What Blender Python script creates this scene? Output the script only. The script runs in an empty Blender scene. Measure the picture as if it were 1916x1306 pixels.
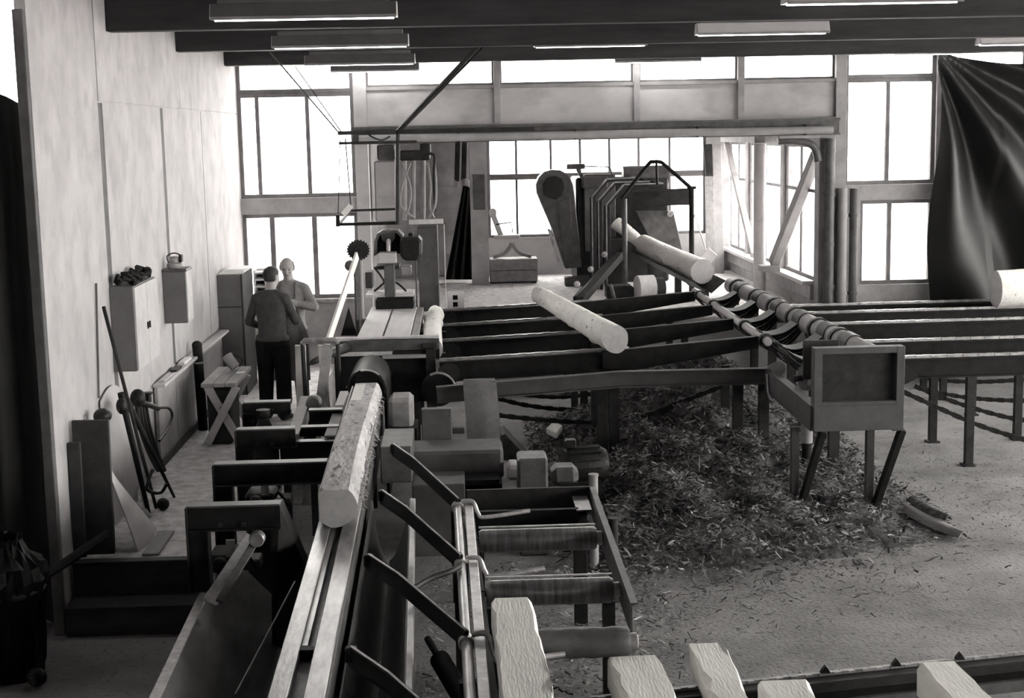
import bpy, bmesh, math, random
from mathutils import Vector, Matrix
random.seed(7)
SC = bpy.context.scene
COL = SC.collection

# ------------------------------------------------------------------ camera, sky, exposure
FPX, CX, CY = 2700.0, 958.0, 653.0            # focal length and centre, 1916 x 1306 frame
CAM_H = 3.67
def _axes():
    y = Vector(((855 - CX) / FPX, (CY - 250) / FPX, -1.0)).normalized()
    r = math.radians(1.45)
    x = Vector((math.cos(r), math.sin(r), 0))
    x.z = -(x.x * y.x + x.y * y.y) / y.z
    x.normalize()
    return x, y, x.cross(y)
AX, AY, AZ = _axes()
ROT = Matrix((AX, AY, AZ))                    # camera space -> world space
CAM = Vector((0, 0, CAM_H))
cd = bpy.data.cameras.new('camera')
cam = bpy.data.objects.new('camera', cd); COL.objects.link(cam)
cd.sensor_fit = 'HORIZONTAL'; cd.sensor_width = 36.0
cd.lens = 36.0 * FPX / 1916.0
cd.clip_start = 0.05; cd.clip_end = 400
cam.matrix_world = Matrix.Translation(CAM) @ ROT.to_4x4()
SC.camera = cam

world = bpy.data.worlds.new('overcast_sky'); SC.world = world
world.use_nodes = True
bg = world.node_tree.nodes['Background']
bg.inputs[0].default_value = (1.0, 0.985, 0.955, 1)
bg.inputs[1].default_value = 3.0
SC.view_settings.view_transform = 'Standard'
SC.view_settings.look = 'None'
SC.view_settings.gamma = 1.0
SC.view_settings.use_curve_mapping = False
SC.view_settings.exposure = 2.6
try:
    SC.cycles.use_denoising = True
    SC.cycles.max_bounces = 8
    SC.cycles.diffuse_bounces = 5
    SC.cycles.transparent_max_bounces = 12
    SC.cycles.sample_clamp_indirect = 6.0
except Exception:
    pass

def ray(px, py):
    return ROT @ Vector(((px - CX) / FPX, (CY - py) / FPX, -1.0))
def at(px, py, Y):                            # point of the hall at depth Y
    d = ray(px, py); return CAM + d * (Y / d.y)
def atz(px, py, z):                           # point of the hall at height z
    d = ray(px, py); return CAM + d * ((z - CAM_H) / d.z)
def atx(px, py, X):
    d = ray(px, py); return CAM + d * (X / d.x)
V = Vector
def line(px0, py0, px1, py1, z):                 # x of a straight floor-parallel edge as a function of depth
    a, b = atz(px0, py0, z), atz(px1, py1, z)
    return lambda y: a.x + (b.x - a.x) * (y - a.y) / (b.y - a.y)

# ------------------------------------------------------------------ materials
MATS = {}
def mat(name, v, rough=0.7, metal=0.0, var=0.25, scale=6.0, bump=0.0, bscale=60.0, tint=(1.0, 0.965, 0.975), stretch=(1, 1, 1), spec=0.3, fleck=None, fscale=30.0, flo=0.6, fhi=0.68):
    m = bpy.data.materials.new(name); m.use_nodes = True
    nt = m.node_tree; N = nt.nodes; L = nt.links
    b = N['Principled BSDF']
    b.inputs['Roughness'].default_value = rough
    b.inputs['Metallic'].default_value = metal
    b.inputs['Specular IOR Level'].default_value = spec
    tc = N.new('ShaderNodeTexCoord'); mp = N.new('ShaderNodeMapping')
    mp.inputs['Scale'].default_value = stretch
    L.new(tc.outputs['Object'], mp.inputs['Vector'])
    n1 = N.new('ShaderNodeTexNoise'); n1.inputs['Scale'].default_value = scale
    n1.inputs['Detail'].default_value = 6; n1.inputs['Roughness'].default_value = 0.65
    L.new(mp.outputs[0], n1.inputs['Vector'])
    cr = N.new('ShaderNodeValToRGB')
    lo = max(0.0, v * (1 - var)); hi = min(0.95, v * (1 + var))
    cr.color_ramp.elements[0].position = 0.3; cr.color_ramp.elements[1].position = 0.7
    cr.color_ramp.elements[0].color = (lo * tint[0], lo * tint[1], lo * tint[2], 1)
    cr.color_ramp.elements[1].color = (hi * tint[0], hi * tint[1], hi * tint[2], 1)
    L.new(n1.outputs['Fac'], cr.inputs[0])
    out = cr.outputs[0]
    if fleck is not None:
        n3 = N.new('ShaderNodeTexNoise'); n3.inputs['Scale'].default_value = fscale
        n3.inputs['Detail'].default_value = 3
        L.new(mp.outputs[0], n3.inputs['Vector'])
        c3 = N.new('ShaderNodeValToRGB')
        c3.color_ramp.elements[0].position = flo; c3.color_ramp.elements[1].position = fhi
        L.new(n3.outputs['Fac'], c3.inputs[0])
        mx = N.new('ShaderNodeMix'); mx.data_type = 'RGBA'
        L.new(c3.outputs[0], mx.inputs['Factor'])
        L.new(out, mx.inputs['A'])
        mx.inputs['B'].default_value = (fleck, fleck * .96, fleck * .97, 1)
        out = mx.outputs['Result']
    L.new(out, b.inputs['Base Color'])
    if bump:
        n2 = N.new('ShaderNodeTexNoise'); n2.inputs['Scale'].default_value = bscale
        n2.inputs['Detail'].default_value = 5
        L.new(mp.outputs[0], n2.inputs['Vector'])
        bp = N.new('ShaderNodeBump'); bp.inputs['Strength'].default_value = bump
        bp.inputs['Distance'].default_value = 0.02
        L.new(n2.outputs['Fac'], bp.inputs['Height'])
        L.new(bp.outputs[0], b.inputs['Normal'])
    MATS[name] = m
    return m
mat('concrete_floor', .27, .9, var=.35, scale=1.1, bump=.5, bscale=30, fleck=.10, fscale=22, flo=.58, fhi=.74, spec=.15)
mat('dusty_boards', .62, .9, var=.38, scale=9, bump=.9, bscale=30)

mat('dark_boards', .05, .8, var=.4, scale=3, bump=.4, bscale=18, stretch=(.3, 3, 3))
mat('plywood', .46, .75, var=.16, scale=2.2, bump=.15, bscale=40, stretch=(1, 1, .8), fleck=.34, fscale=4, flo=.50, fhi=.80)
mat('plaster', .34, .85, var=.25, scale=2.5, bump=.2, bscale=30)
mat('batten', .11, .7, var=.3, scale=5)
mat('window_frame', .17, .6, var=.25, scale=6)
mat('lintel_board', .45, .75, var=.2, scale=1.6, bump=.1, stretch=(.6, 1, 1), fleck=.33, fscale=3, flo=.55, fhi=.75)
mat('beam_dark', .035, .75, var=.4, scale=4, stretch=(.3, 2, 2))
mat('beam_grey', .30, .7, var=.2, scale=4)
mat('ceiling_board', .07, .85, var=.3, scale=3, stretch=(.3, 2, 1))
mat('black_cloth', .006, .5, var=.5, scale=3, spec=.36)
mat('steel_black', .014, .6, var=.5, scale=8, bump=.15, bscale=50, spec=.15)
mat('steel_dark', .026, .55, var=.5, scale=8, bump=.15, bscale=50, spec=.2)
mat('steel_grey', .075, .5, var=.45, scale=7, bump=.12, bscale=60, spec=.45)
mat('steel_paint', .085, .6, var=.25, scale=6, bump=.08, bscale=60, spec=.3)
mat('steel_worn', .34, .38, metal=.55, var=.4, scale=9, bump=.12, bscale=40, stretch=(1, .25, 1))
mat('steel_bright', .52, .35, metal=.5, var=.35, scale=12, bump=.1, bscale=40)
mat('roller_steel', .20, .33, metal=.7, var=.5, scale=5, bump=.15, bscale=30, stretch=(6, .6, .6))
mat('box_paint', .08, .6, var=.2, scale=6, bump=.08, bscale=60, spec=.25)
mat('chute_steel', .17, .42, metal=.4, var=.45, scale=5, bump=.12, bscale=40, stretch=(1, .4, 1))
mat('enamel_white', .72, .4, var=.08)
mat('enamel_grey', .30, .5, var=.12)
mat('lamp_grey', .13, .5, var=.12)
mat('bark_pale', .80, .8, var=.12, scale=6, bump=.35, bscale=30, tint=(1, .975, .94), fleck=.16, fscale=15, flo=.66, fhi=.71, stretch=(1, .45, 1))
mat('bark_grey', .50, .85, var=.4, scale=9, bump=.6, bscale=30, stretch=(1, .3, 1), fleck=.13, fscale=14, flo=.60, fhi=.70)
mat('wood_end', .46, .8, var=.12, scale=14, bump=.2, bscale=80)
mat('wood_pale', .80, .75, var=.10, scale=5, bump=.25, bscale=40, stretch=(2, .25, 2), tint=(1, .975, .94))
mat('wood_fur', .62, .9, var=.3, scale=25, bump=.7, bscale=70, stretch=(2, .5, 2))
mat('board_light', .55, .75, var=.15, scale=4, bump=.15, stretch=(2, .3, 2))
mat('board_mid', .27, .75, var=.25, scale=5, bump=.2, stretch=(2, .4, 2))
mat('board_dark', .045, .75, var=.35, scale=6, bump=.2)
mat('cupboard_shade_tone', .14, .6, var=.15, scale=5)  # darker tone: shade on the sides turned from the windows, put into the colour
mat('cupboard_lit_tone', .48, .6, var=.15, scale=5)  # lighter tone: window light on the doors, put into the colour
mat('paper', .74, .8, var=.1)
mat('rag', .018, .9, var=.5, scale=30, bump=.6, bscale=60)
mat('cast_iron', .012, .5, var=.4, scale=10, bump=.3, bscale=40, spec=.25)
mat('rubber', .012, .6, var=.3)
mat('belt_sheet', .15, .6, var=.25, scale=9, bump=.1, spec=.4)
mat('bark_chip', .20, .9, var=.75, scale=2.6)
mat('bark_chip_dark', .06, .9, var=.7, scale=2.2)
mat('bark_chip_light', .40, .85, var=.5, scale=3)
mat('bark_heap', .10, .95, var=.8, scale=14, bump=1.0, bscale=14)
mat('sweater', .055, .9, var=.25, scale=14, bump=.3, bscale=120)
mat('trousers', .010, .9, var=.4, scale=10, spec=.1)
mat('shirt', .26, .85, var=.25, scale=12, bump=.2, bscale=40)
mat('apron', .11, .85, var=.35, scale=6, bump=.2)
mat('skin', .38, .6, var=.12, scale=20, tint=(1, .95, .93))
mat('hair_dark', .03, .6, var=.4, scale=60)
mat('hair_grey', .22, .7, var=.3, scale=60)
mat('shoe', .012, .5)
mat('snow', .9, .9, var=.04)
mat('plastic_black', .004, .42, var=.3, bump=.3, bscale=14, spec=.16)
mat('print_black', .02, .8)
lt_ = mat('lamp_tube', .8, .4, var=.02)
lt_.node_tree.nodes['Principled BSDF'].inputs['Emission Color'].default_value = (1, .985, .955, 1)
lt_.node_tree.nodes['Principled BSDF'].inputs['Emission Strength'].default_value = 6.0
g = bpy.data.materials.new('window_glass'); g.use_nodes = True
nt = g.node_tree; nt.nodes.clear()
o_ = nt.nodes.new('ShaderNodeOutputMaterial'); tr = nt.nodes.new('ShaderNodeBsdfTransparent')
gl = nt.nodes.new('ShaderNodeBsdfGlossy'); gl.inputs['Roughness'].default_value = .05
tr.inputs[0].default_value = (.95, .95, .94, 1)
mxs = nt.nodes.new('ShaderNodeMixShader'); fr = nt.nodes.new('ShaderNodeFresnel'); fr.inputs[0].default_value = 1.3
mn = nt.nodes.new('ShaderNodeMath'); mn.operation = 'MINIMUM'; mn.inputs[1].default_value = .12
nt.links.new(fr.outputs[0], mn.inputs[0]); nt.links.new(mn.outputs[0], mxs.inputs[0]); nt.links.new(tr.outputs[0], mxs.inputs[1]); nt.links.new(gl.outputs[0], mxs.inputs[2])
nt.links.new(mxs.outputs[0], o_.inputs[0]); MATS['window_glass'] = g

# ------------------------------------------------------------------ mesh builder
def frame(d, up=None):
    d = V(d).normalized()
    up = V(up) if up is not None else (V((0, 0, 1)) if abs(d.z) < .95 else V((0, 1, 0)))
    s = d.cross(up).normalized()
    return d, s, s.cross(d).normalized()      # along, side, up
class MB:
    def __init__(s): s.v = []; s.f = []
    def add(s, vs, fs):
        n = len(s.v); s.v += [V(p) for p in vs]; s.f += [tuple(i + n for i in f) for f in fs]; return s
    def box(s, a, b):
        x0, x1 = sorted((a[0], b[0])); y0, y1 = sorted((a[1], b[1])); z0, z1 = sorted((a[2], b[2]))
        return s.add([(x0, y0, z0), (x1, y0, z0), (x1, y1, z0), (x0, y1, z0), (x0, y0, z1), (x1, y0, z1), (x1, y1, z1), (x0, y1, z1)],
                     [(3, 2, 1, 0), (4, 5, 6, 7), (0, 1, 5, 4), (1, 2, 6, 5), (2, 3, 7, 6), (3, 0, 4, 7)])
    def sect(s, p0, p1, poly, up=None, roll=0):
        """polygon in (side, up) swept from p0 to p1"""
        p0, p1 = V(p0), V(p1); d, sd, u = frame(p1 - p0, up)
        n = len(poly); vs = []
        for p in (p0, p1): vs += [p + sd * a + u * b for a, b in poly]
        fs = [(i, (i + 1) % n, n + (i + 1) % n, n + i) for i in range(n)]
        fs += [tuple(range(n))[::-1], tuple(range(n, 2 * n))]
        return s.add(vs, fs)
    def bar(s, p0, p1, w, h, up=None):
        a, b = w / 2, h / 2
        return s.sect(p0, p1, [(-a, -b), (a, -b), (a, b), (-a, b)], up)
    def ibeam(s, p0, p1, w, h, t=.014, up=None):      # p0-p1 runs along the middle of the top flange
        a, q = w / 2, t / 2
        return s.sect(p0, p1, [(-a, -h), (a, -h), (a, -h + t), (q, -h + t), (q, -t), (a, -t), (a, 0), (-a, 0), (-a, -t), (-q, -t), (-q, -h + t), (-a, -h + t)], up)
    def channel(s, p0, p1, w, h, t=.012, side=1, up=None):   # C section, web at side 0
        k = side
        pl = [(0, -h), (k * w, -h), (k * w, -h + t), (k * t, -h + t), (k * t, -t), (k * w, -t), (k * w, 0), (0, 0)]
        return s.sect(p0, p1, pl if k > 0 else pl[::-1], up)
    def tube(s, pts, r, n=12, cap=True):
        pts = [V(p) for p in pts]; m = len(pts)
        rs = r if isinstance(r, (list, tuple)) else [r] * m
        vs = []; u = None
        for i, p in enumerate(pts):
            d = (pts[min(i + 1, m - 1)] - pts[max(i - 1, 0)]).normalized()
            if u is None: _, sd, u = frame(d)
            else:
                u = (u - d * u.dot(d)).normalized(); sd = d.cross(u)
            for k in range(n):
                a = 2 * math.pi * k / n
                vs.append(p + (sd * math.cos(a) + u * math.sin(a)) * rs[i])
        fs = [(i * n + k, i * n + (k + 1) % n, (i + 1) * n + (k + 1) % n, (i + 1) * n + k) for i in range(m - 1) for k in range(n)]
        if cap: fs += [tuple(range(n))[::-1], tuple(range((m - 1) * n, m * n))]
        return s.add(vs, fs)
    def lathe(s, o, d, prof, n=20):                   # prof: (distance along d, radius)
        o = V(o); d = V(d).normalized()
        _, sd, u = frame(d); vs = []; m = len(prof)
        for a, r in prof:
            vs += [o + d * a + (sd * math.cos(6.283185 * k / n) + u * math.sin(6.283185 * k / n)) * max(r, 1e-4) for k in range(n)]
        fs = [(i * n + k, i * n + (k + 1) % n, (i + 1) * n + (k + 1) % n, (i + 1) * n + k) for i in range(m - 1) for k in range(n)]
        return s.add(vs, fs + [tuple(range(n))[::-1], tuple(range((m - 1) * n, m * n))])
    def prism(s, pts, ext):
        pts = [V(p) for p in pts]; ext = V(ext); n = len(pts)
        fs = [(i, (i + 1) % n, n + (i + 1) % n, n + i) for i in range(n)] + [tuple(range(n))[::-1], tuple(range(n, 2 * n))]
        return s.add(pts + [p + ext for p in pts], fs)
    def sheet(s, rows, t):                            # grid of points given thickness
        R, C = len(rows), len(rows[0]); P = [[V(p) for p in r] for r in rows]; top = []; bot = []
        for i in range(R):
            for j in range(C):
                a = P[min(i + 1, R - 1)][j] - P[max(i - 1, 0)][j]; b = P[i][min(j + 1, C - 1)] - P[i][max(j - 1, 0)]
                nrm = a.cross(b).normalized() if a.cross(b).length > 1e-9 else V((0, 0, 1))
                top.append(P[i][j] + nrm * t / 2); bot.append(P[i][j] - nrm * t / 2)
        n = R * C; fs = []
        for i in range(R - 1):
            for j in range(C - 1):
                q = (i * C + j, i * C + j + 1, (i + 1) * C + j + 1, (i + 1) * C + j)
                fs.append(q); fs.append(tuple(x + n for x in q[::-1]))
        ring = [j for j in range(C)] + [i * C + C - 1 for i in range(1, R)] + [(R - 1) * C + j for j in range(C - 2, -1, -1)] + [i * C for i in range(R - 2, 0, -1)]
        for k in range(len(ring)):
            a, b = ring[k], ring[(k + 1) % len(ring)]; fs.append((b, a, a + n, b + n))
        return s.add(top + bot, fs)
    def ball(s, c, r, n=12, m=8, sq=(1, 1, 1)):
        c = V(c); vs = [c + V((0, 0, r * sq[2]))]
        for i in range(1, m):
            th = math.pi * i / m
            for k in range(n):
                a = 2 * math.pi * k / n
                vs.append(c + V((r * sq[0] * math.sin(th) * math.cos(a), r * sq[1] * math.sin(th) * math.sin(a), r * sq[2] * math.cos(th))))
        vs.append(c - V((0, 0, r * sq[2])))
        fs = [(0, 1 + k, 1 + (k + 1) % n) for k in range(n)]
        for i in range(m - 2):
            for k in range(n):
                fs.append((1 + i * n + k, 1 + (i + 1) * n + k, 1 + (i + 1) * n + (k + 1) % n, 1 + i * n + (k + 1) % n))
        b = 1 + (m - 2) * n
        fs += [(b + k, len(vs) - 1, b + (k + 1) % n) for k in range(n)]
        return s.add(vs, fs)
    def mesh(s, name):
        me = bpy.data.meshes.new(name); me.from_pydata([tuple(p) for p in s.v], [], s.f)
        bm = bmesh.new(); bm.from_mesh(me); bmesh.ops.recalc_face_normals(bm, faces=bm.faces); bm.to_mesh(me); bm.free()
        return me
    def build(s, name, m, parent=None, smooth=False, bevel=0, label=None):
        me = s.mesh(name); o = bpy.data.objects.new(name, me); COL.objects.link(o)
        me.materials.append(MATS[m])
        if smooth:
            me.shade_smooth() if hasattr(me, 'shade_smooth') else None
            try: me.set_sharp_from_angle(angle=math.radians(40))
            except Exception: pass
        if bevel:
            b = o.modifiers.new('edge', 'BEVEL'); b.width = bevel; b.segments = 1; b.limit_method = 'ANGLE'; b.angle_limit = math.radians(50)
        if parent is not None: adopt(o, parent)
        if label: o['label'] = label
        return o
def adopt(o, parent):
    o.parent = parent
    if parent.type == 'EMPTY': o.matrix_parent_inverse = Matrix.Translation(parent.location).inverted()
def tag(o, label, cat, group=None):
    o['label'] = label; o['category'] = cat
    if group: o['group'] = group
    return o
def thing(name, label, cat, loc=(0, 0, 0), group=None):
    o = bpy.data.objects.new(name, None); COL.objects.link(o); o.location = V(loc); o.empty_display_size = .1
    return tag(o, label, cat, group)
def struct(o, label=None, cat=None):
    o['kind'] = 'structure'
    if label: o['label'] = label
    if cat: o['category'] = cat
    return o
def sstruct(name, label, loc=(0, 0, 0), cat='wall'):
    o = bpy.data.objects.new(name, None); COL.objects.link(o); o.location = V(loc); o.empty_display_size = .1
    return struct(o, label, cat)
def bez(p, n=14):                                     # smooth curve through control points (Catmull-Rom)
    p = [V(q) for q in p]; out = []
    for i in range(len(p) - 1):
        a = p[max(i - 1, 0)]; b = p[i]; c = p[i + 1]; d = p[min(i + 2, len(p) - 1)]
        for k in range(n):
            t = k / n
            out.append(.5 * ((2 * b) + (c - a) * t + (2 * a - 5 * b + 4 * c - d) * t * t + (3 * b - a - 3 * c + d) * t ** 3))
    out.append(p[-1]); return out
# ------------------------------------------------------------------ the setting
WX = -3.03                                            # inner face of left wall
YB = 20.3                                             # inner face of back wall
YR = 27.0                                             # far wall of the recessed bay
XR0, XR1 = -1.24, 5.07                                # the bay between its side walls
XBL = -1.34                                           # solid side wall of the bay
ZR = 1.02                                             # floor of the bay
ZC = 5.05                                             # ceiling
struct(MB().box((WX - .17, -4, -.25), (11.5, YB + .2, 0)).build('floor', 'concrete_floor'), 'grey concrete hall floor strewn with bark and sawdust', 'floor')
struct(MB().box((-70, -60, -.6), (80, 160, -.5)).build('ground', 'snow'), 'white snowy ground outside the windows', 'ground')
ce = sstruct('ceiling', 'dark boarded ceiling above the cross beams', cat='ceiling')
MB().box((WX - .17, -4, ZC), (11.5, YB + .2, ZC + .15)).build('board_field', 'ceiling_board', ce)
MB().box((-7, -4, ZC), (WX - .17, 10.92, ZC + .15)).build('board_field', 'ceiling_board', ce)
struct(MB().box((-7, -4, -.25), (WX - .171, 10.92, 0)).build('floor_side_room', 'concrete_floor'), 'concrete floor of the side room beside the plywood wall', 'floor')
# raised walkway with two wooden steps
struct(MB().box((WX, 10.8, 0), (-1.8, YB, .47)).build('floor_walkway', 'dusty_boards'), 'raised walkway floor covered in pale sawdust beside left wall', 'floor')
st = thing('wooden_steps', 'two dark worn wooden steps at the end of the raised walkway', 'steps', (-2.45, 10.6, 0))
MB().box((WX + .02, 10.75, .235), (-1.8, 10.798, .475)).build('riser', 'dark_boards', st, bevel=.004)
MB().box((WX + .02, 10.45, .19), (-1.75, 10.745, .235)).build('tread', 'board_dark', st, bevel=.006)
MB().box((WX + .02, 10.48, 0), (-1.75, 10.53, .188)).build('riser', 'dark_boards', st, bevel=.004)
MB().box((WX + .02, 10.73, .478), (-1.8, 10.83, .50)).build('nosing', 'board_dark', st, bevel=.004)

# left wall of plywood sheets
wl = sstruct('wall_left', 'long pale plywood wall along the raised walkway')
MB().box((WX - .08, 10.58, 0), (WX - .014, YB, ZC)).build('wall_core', 'plywood', wl)
def sheet_panel(y0, y1, z0, z1, t=.012):
    MB().box((WX - .014, y0 + .008, z0), (WX - .014 + t, y1 - .008, z1)).build('panel', 'plywood', wl, bevel=.002)
sheet_panel(10.58, 12.52, 0, ZC)
sheet_panel(12.66, 15.1, 1.33, 3.99); sheet_panel(15.22, 17.45, 1.33, 3.99); sheet_panel(17.47, YB, 1.33, 3.99)
sheet_panel(12.54, 16.2, 4.005, ZC); sheet_panel(16.2, YB, 4.005, ZC)
MB().box((WX - .014, 12.53, .47), (WX - .008, 12.65, 3.99)).build('batten', 'batten', wl)
MB().box((WX - .014, 15.11, 1.33), (WX - .006, 15.21, 3.99)).build('batten', 'batten', wl)
MB().box((WX - .085, 10.53, 0), (WX - .008, 10.58, 4.6)).build('wall_end_shade', 'batten', wl, bevel=.006)  # dark strip painting the shade on the wall's end face
# lower lining with a ledge
dado = thing('wall_ledge', 'light wainscot panel with narrow shelf ledge along the left wall', 'ledge', (WX, 16, .47))
for a, b in ((14.05, 14.95), (14.97, 16.4), (16.42, 17.95)):
    MB().box((WX, a, .49), (WX + .035, b, 1.27)).build('panel', 'plaster', dado, bevel=.003)
MB().box((WX, 14.0, 1.275), (WX + .12, 18.0, 1.305)).build('shelf', 'board_light', dado, bevel=.004)
MB().box((WX + .036, 14.0, .47), (WX + .06, 18.0, .55)).build('skirting', 'board_dark', dado, bevel=.003)
# things lying on that ledge
for i, (y, l, m, lb) in enumerate(((14.15, .5, 'board_light', 'pale offcut of board lying on the wall ledge'), (14.75, .3, 'steel_dark', 'dark steel file lying on the wall ledge'), (15.2, .4, 'paper', 'white folded sheet lying on the wall ledge'))):
    tag(MB().box((WX + .02, y, 1.306), (WX + .09, y + l, 1.306 + (.012, .02, .03)[i])).build(('wood_offcut', 'steel_file', 'folded_sheet')[i], m, bevel=.003), lb, ('offcut', 'file', 'paper')[i])

# windows ---------------------------------------------------------------
WN = [0]
def window(axis, c, a0, a1, z0, z1, av=(), zv=(), w=.055, d=.09, label='', mw=None, name=None):
    """axis 'x': window in a wall facing the hall at depth c, spanning x a0..a1; axis 'y' the same along y"""
    WN[0] += 1; mw = mw or w
    def bx(p, q, u, v, dd=d):
        return MB().box((p, c - dd / 2, u), (q, c + dd / 2, v)) if axis == 'x' else MB().box((c - dd / 2, p, u), (c + dd / 2, q, v))
    root = sstruct(name or 'window_%d' % WN[0], label, cat='window')
    for p, q, u, v in ((a0, a0 + w, z0, z1), (a1 - w, a1, z0, z1), (a0 + w, a1 - w, z0, z0 + w), (a0 + w, a1 - w, z1 - w, z1)):
        bx(p, q, u, v).build('frame', 'window_frame', root, bevel=.004)
    xs = [a0 + w] + list(av) + [a1 - w]; zs = [z0 + w] + list(zv) + [z1 - w]
    for x in av: bx(x - mw / 2, x + mw / 2, z0 + w, z1 - w, d * .8).build('mullion', 'window_frame', root, bevel=.003)
    for z in zv: bx(a0 + w, a1 - w, z - mw / 2, z + mw / 2, d * .7).build('transom', 'window_frame', root, bevel=.003)
    for i in range(len(xs) - 1):
        for k in range(len(zs) - 1):
            bx(xs[i], xs[i + 1], zs[k], zs[k + 1], .006).build('pane', 'window_glass', root)
    return root
def wbox(name, m, x0, x1, z0, z1, y0=YB, y1=YB + .2, par=None, bev=.004):
    return MB().box((x0, y0, z0), (x1, y1, z1)).build(name, m, par, bevel=bev)
yw = YB + .1
wb = sstruct('wall_back', 'back wall of piers and lintel boards between the windows')
wbox('sill_panel', 'plaster', WX - .17, -1.42, 0, 1.36, par=wb)
wbox('sill_board', 'board_mid', WX, -1.42, 1.36, 1.41, YB - .06, YB + .2, par=wb)
wbox('pier', 'plywood', WX - .17, WX + .002, 0, ZC, par=wb)
wbox('rail', 'plaster', WX - .1, -1.42, 2.61, 2.83, YB - .02, par=wb)
wbox('pier', 'lintel_board', -1.42, XR0, 0, ZC, YB - .05, par=wb)
wbox('head_board', 'beam_dark', WX - .1, 11.5, 4.70, ZC, par=wb)
for i, (a, b) in enumerate(((XR0, .56), (.58, 2.50), (2.52, 3.96), (3.98, 5.30))):
    wbox('lintel_board', 'lintel_board', a, b, 3.79, 4.28, YB + (.02, 0, .03, .01)[i], par=wb)
for x in (.57, 2.51, 3.97):
    wbox('post', 'beam_grey', x - .045, x + .045, 3.79, 4.70, YB - .035, YB + .1, par=wb)
wbox('rail', 'beam_grey', XR0, 5.30, 4.28, 4.33, YB - .02, par=wb)
wbox('pier', 'beam_grey', 5.30, 5.45, 0, ZC, YB - .05, par=wb)
wbox('pier', 'beam_grey', 5.07, 5.30, 0, 3.8, YB - .06, YB + .2, par=wb)
wbox('rail', 'plaster', 5.45, 6.74, 2.62, 2.84, YB - .02, par=wb)
wbox('sill_panel', 'plaster', 5.45, 11.5, 0, 1.42, par=wb)
wbox('sill_panel', 'plaster', 5.45, 5.68, 1.42, 2.62, par=wb)
wbox('pier', 'lintel_board', 6.74, 6.90, 1.42, 4.7, par=wb)
wbox('sill_panel', 'plaster', XR0, XR1, 0, ZR - .02, par=wb)
# steel lintel beam over the bay
lt = thing('lintel_beam', 'grey steel I-beam spanning the opening of the recessed bay', 'beam', (1.9, YB - .1, 3.55))
MB().ibeam((XR0 - .2, YB - .14, 3.785), (5.32, YB - .14, 3.785), .17, .235, .03).build('girder', 'steel_grey', lt)
MB().tube([(XR0 - .1, YB - .28, 3.62), (5.2, YB - .28, 3.62)], .055, 12).build('conduit', 'beam_grey', lt, smooth=True)
for x in (0, 1.6, 3.3, 4.8): MB().box((x, YB - .30, 3.55), (x + .03, YB - .2, 3.70)).build('bracket', 'steel_dark', lt)

window('x', yw, WX, -1.42, 4.27, 4.70, (), (), label='transom window above the tall windows beside plywood wall')
window('x', yw, WX, -1.42, 2.83, 4.27, (-2.76, -2.07), (), label='tall upper window of three panes beside plywood wall')
window('x', yw, WX, -1.42, 1.41, 2.61, (-2.62, -2.03), (), label='lower window of three panes behind the two people', mw=.07)
for a, b, n in ((XR0, .53, 'nearest the saw carriage'), (.61, 2.47, 'second from the saw carriage'), (2.55, 3.93, 'third from the saw carriage'), (4.01, 5.30, 'nearest the curtain side')):
    window('x', yw, a, b, 4.33, 4.70, label='long transom window over the bay lintel, ' + n, w=.03)
window('x', yw, 5.45, 6.74, 4.32, 4.70, label='transom window beside the black curtain')
window('x', yw, 5.45, 6.74, 2.84, 4.32, (6.07,), label='tall upper window of two panes beside the black curtain')
window('x', yw, 5.68, 6.74, 1.42, 2.62, (6.12,), label='lower window of two panes beside the black curtain')
window('x', yw, 6.90, 11.5, 1.42, 4.70, (8.0, 9.2, 10.4), (2.7, 4.3), label='window bay hidden behind the black curtain')

# recessed bay ----------------------------------------------------------
struct(MB().box((XR0, YB + .02, ZR - .15), (XR1, YB + .2, ZR)).box((XBL, YB + .2, ZR - .15), (XR1, YR, ZR)).build('floor_bay', 'dusty_boards'), 'pale sawdust-covered raised floor of the recessed bay', 'floor')
bay = sstruct('wall_bay', 'far wall of the recessed bay around its long window')
xl, xr = at(911, 300, YR).x, at(1322, 300, YR).x
zt, zm, zb = 3.62, 2.85, 1.72
MB().box((XBL, YR, ZR), (xl, YR + .2, 3.95)).build('block_wall', 'plaster', bay)
MB().box((xr, YR, ZR), (XR1, YR + .2, 3.95)).build('board_wall', 'beam_grey', bay)
MB().box((xl, YR, ZR), (xr, YR + .2, zb)).build('sill_panel', 'lintel_board', bay)
MB().box((xl, YR, zt), (xr, YR + .2, 3.95)).build('head_board', 'plaster', bay)
for k in range(1, 7):                                 # block courses
    z = ZR + k * .42
    MB().box((XBL, YR - .012, z - .4), (xl - .35, YR - .001, z)).build('block_course', 'plaster', bay, bevel=.006)
xs = [at(x, 300, YR).x for x in (966, 1031, 1086, 1141, 1196, 1254)]
window('x', YR + .1, xl, xr, zm, zt, xs, label='long row of seven small panes in the recessed bay', w=.055, mw=.045)
window('x', YR + .1, xl, xr, zb, zm, xs, label='taller window row under the seven small panes in the bay', w=.055, mw=.045)
struct(MB().box((XBL - .06, YB + .2, 3.9), (XR1 + .2, YR + .2, 4.0)).build('ceiling_bay', 'beam_grey'), 'low ceiling over the recessed bay', 'ceiling')
struct(MB().box((XBL - .06, YB + .2, 0), (XBL, YR + .2, 3.9)).build('wall_bay_left', 'plaster'), 'solid side wall of the bay behind the saw carriage', 'wall')
ws = sstruct('wall_bay_right', 'glazed side wall of the recessed bay')
MB().box((XR1, YB + .2, 0), (XR1 + .2, YR + .2, 1.42)).build('sill_panel', 'beam_grey', ws)
MB().box((XR1 - .16, YB + .2, 1.42), (XR1 + .2, YR, 1.47)).build('sill_board', 'board_light', ws)
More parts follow.
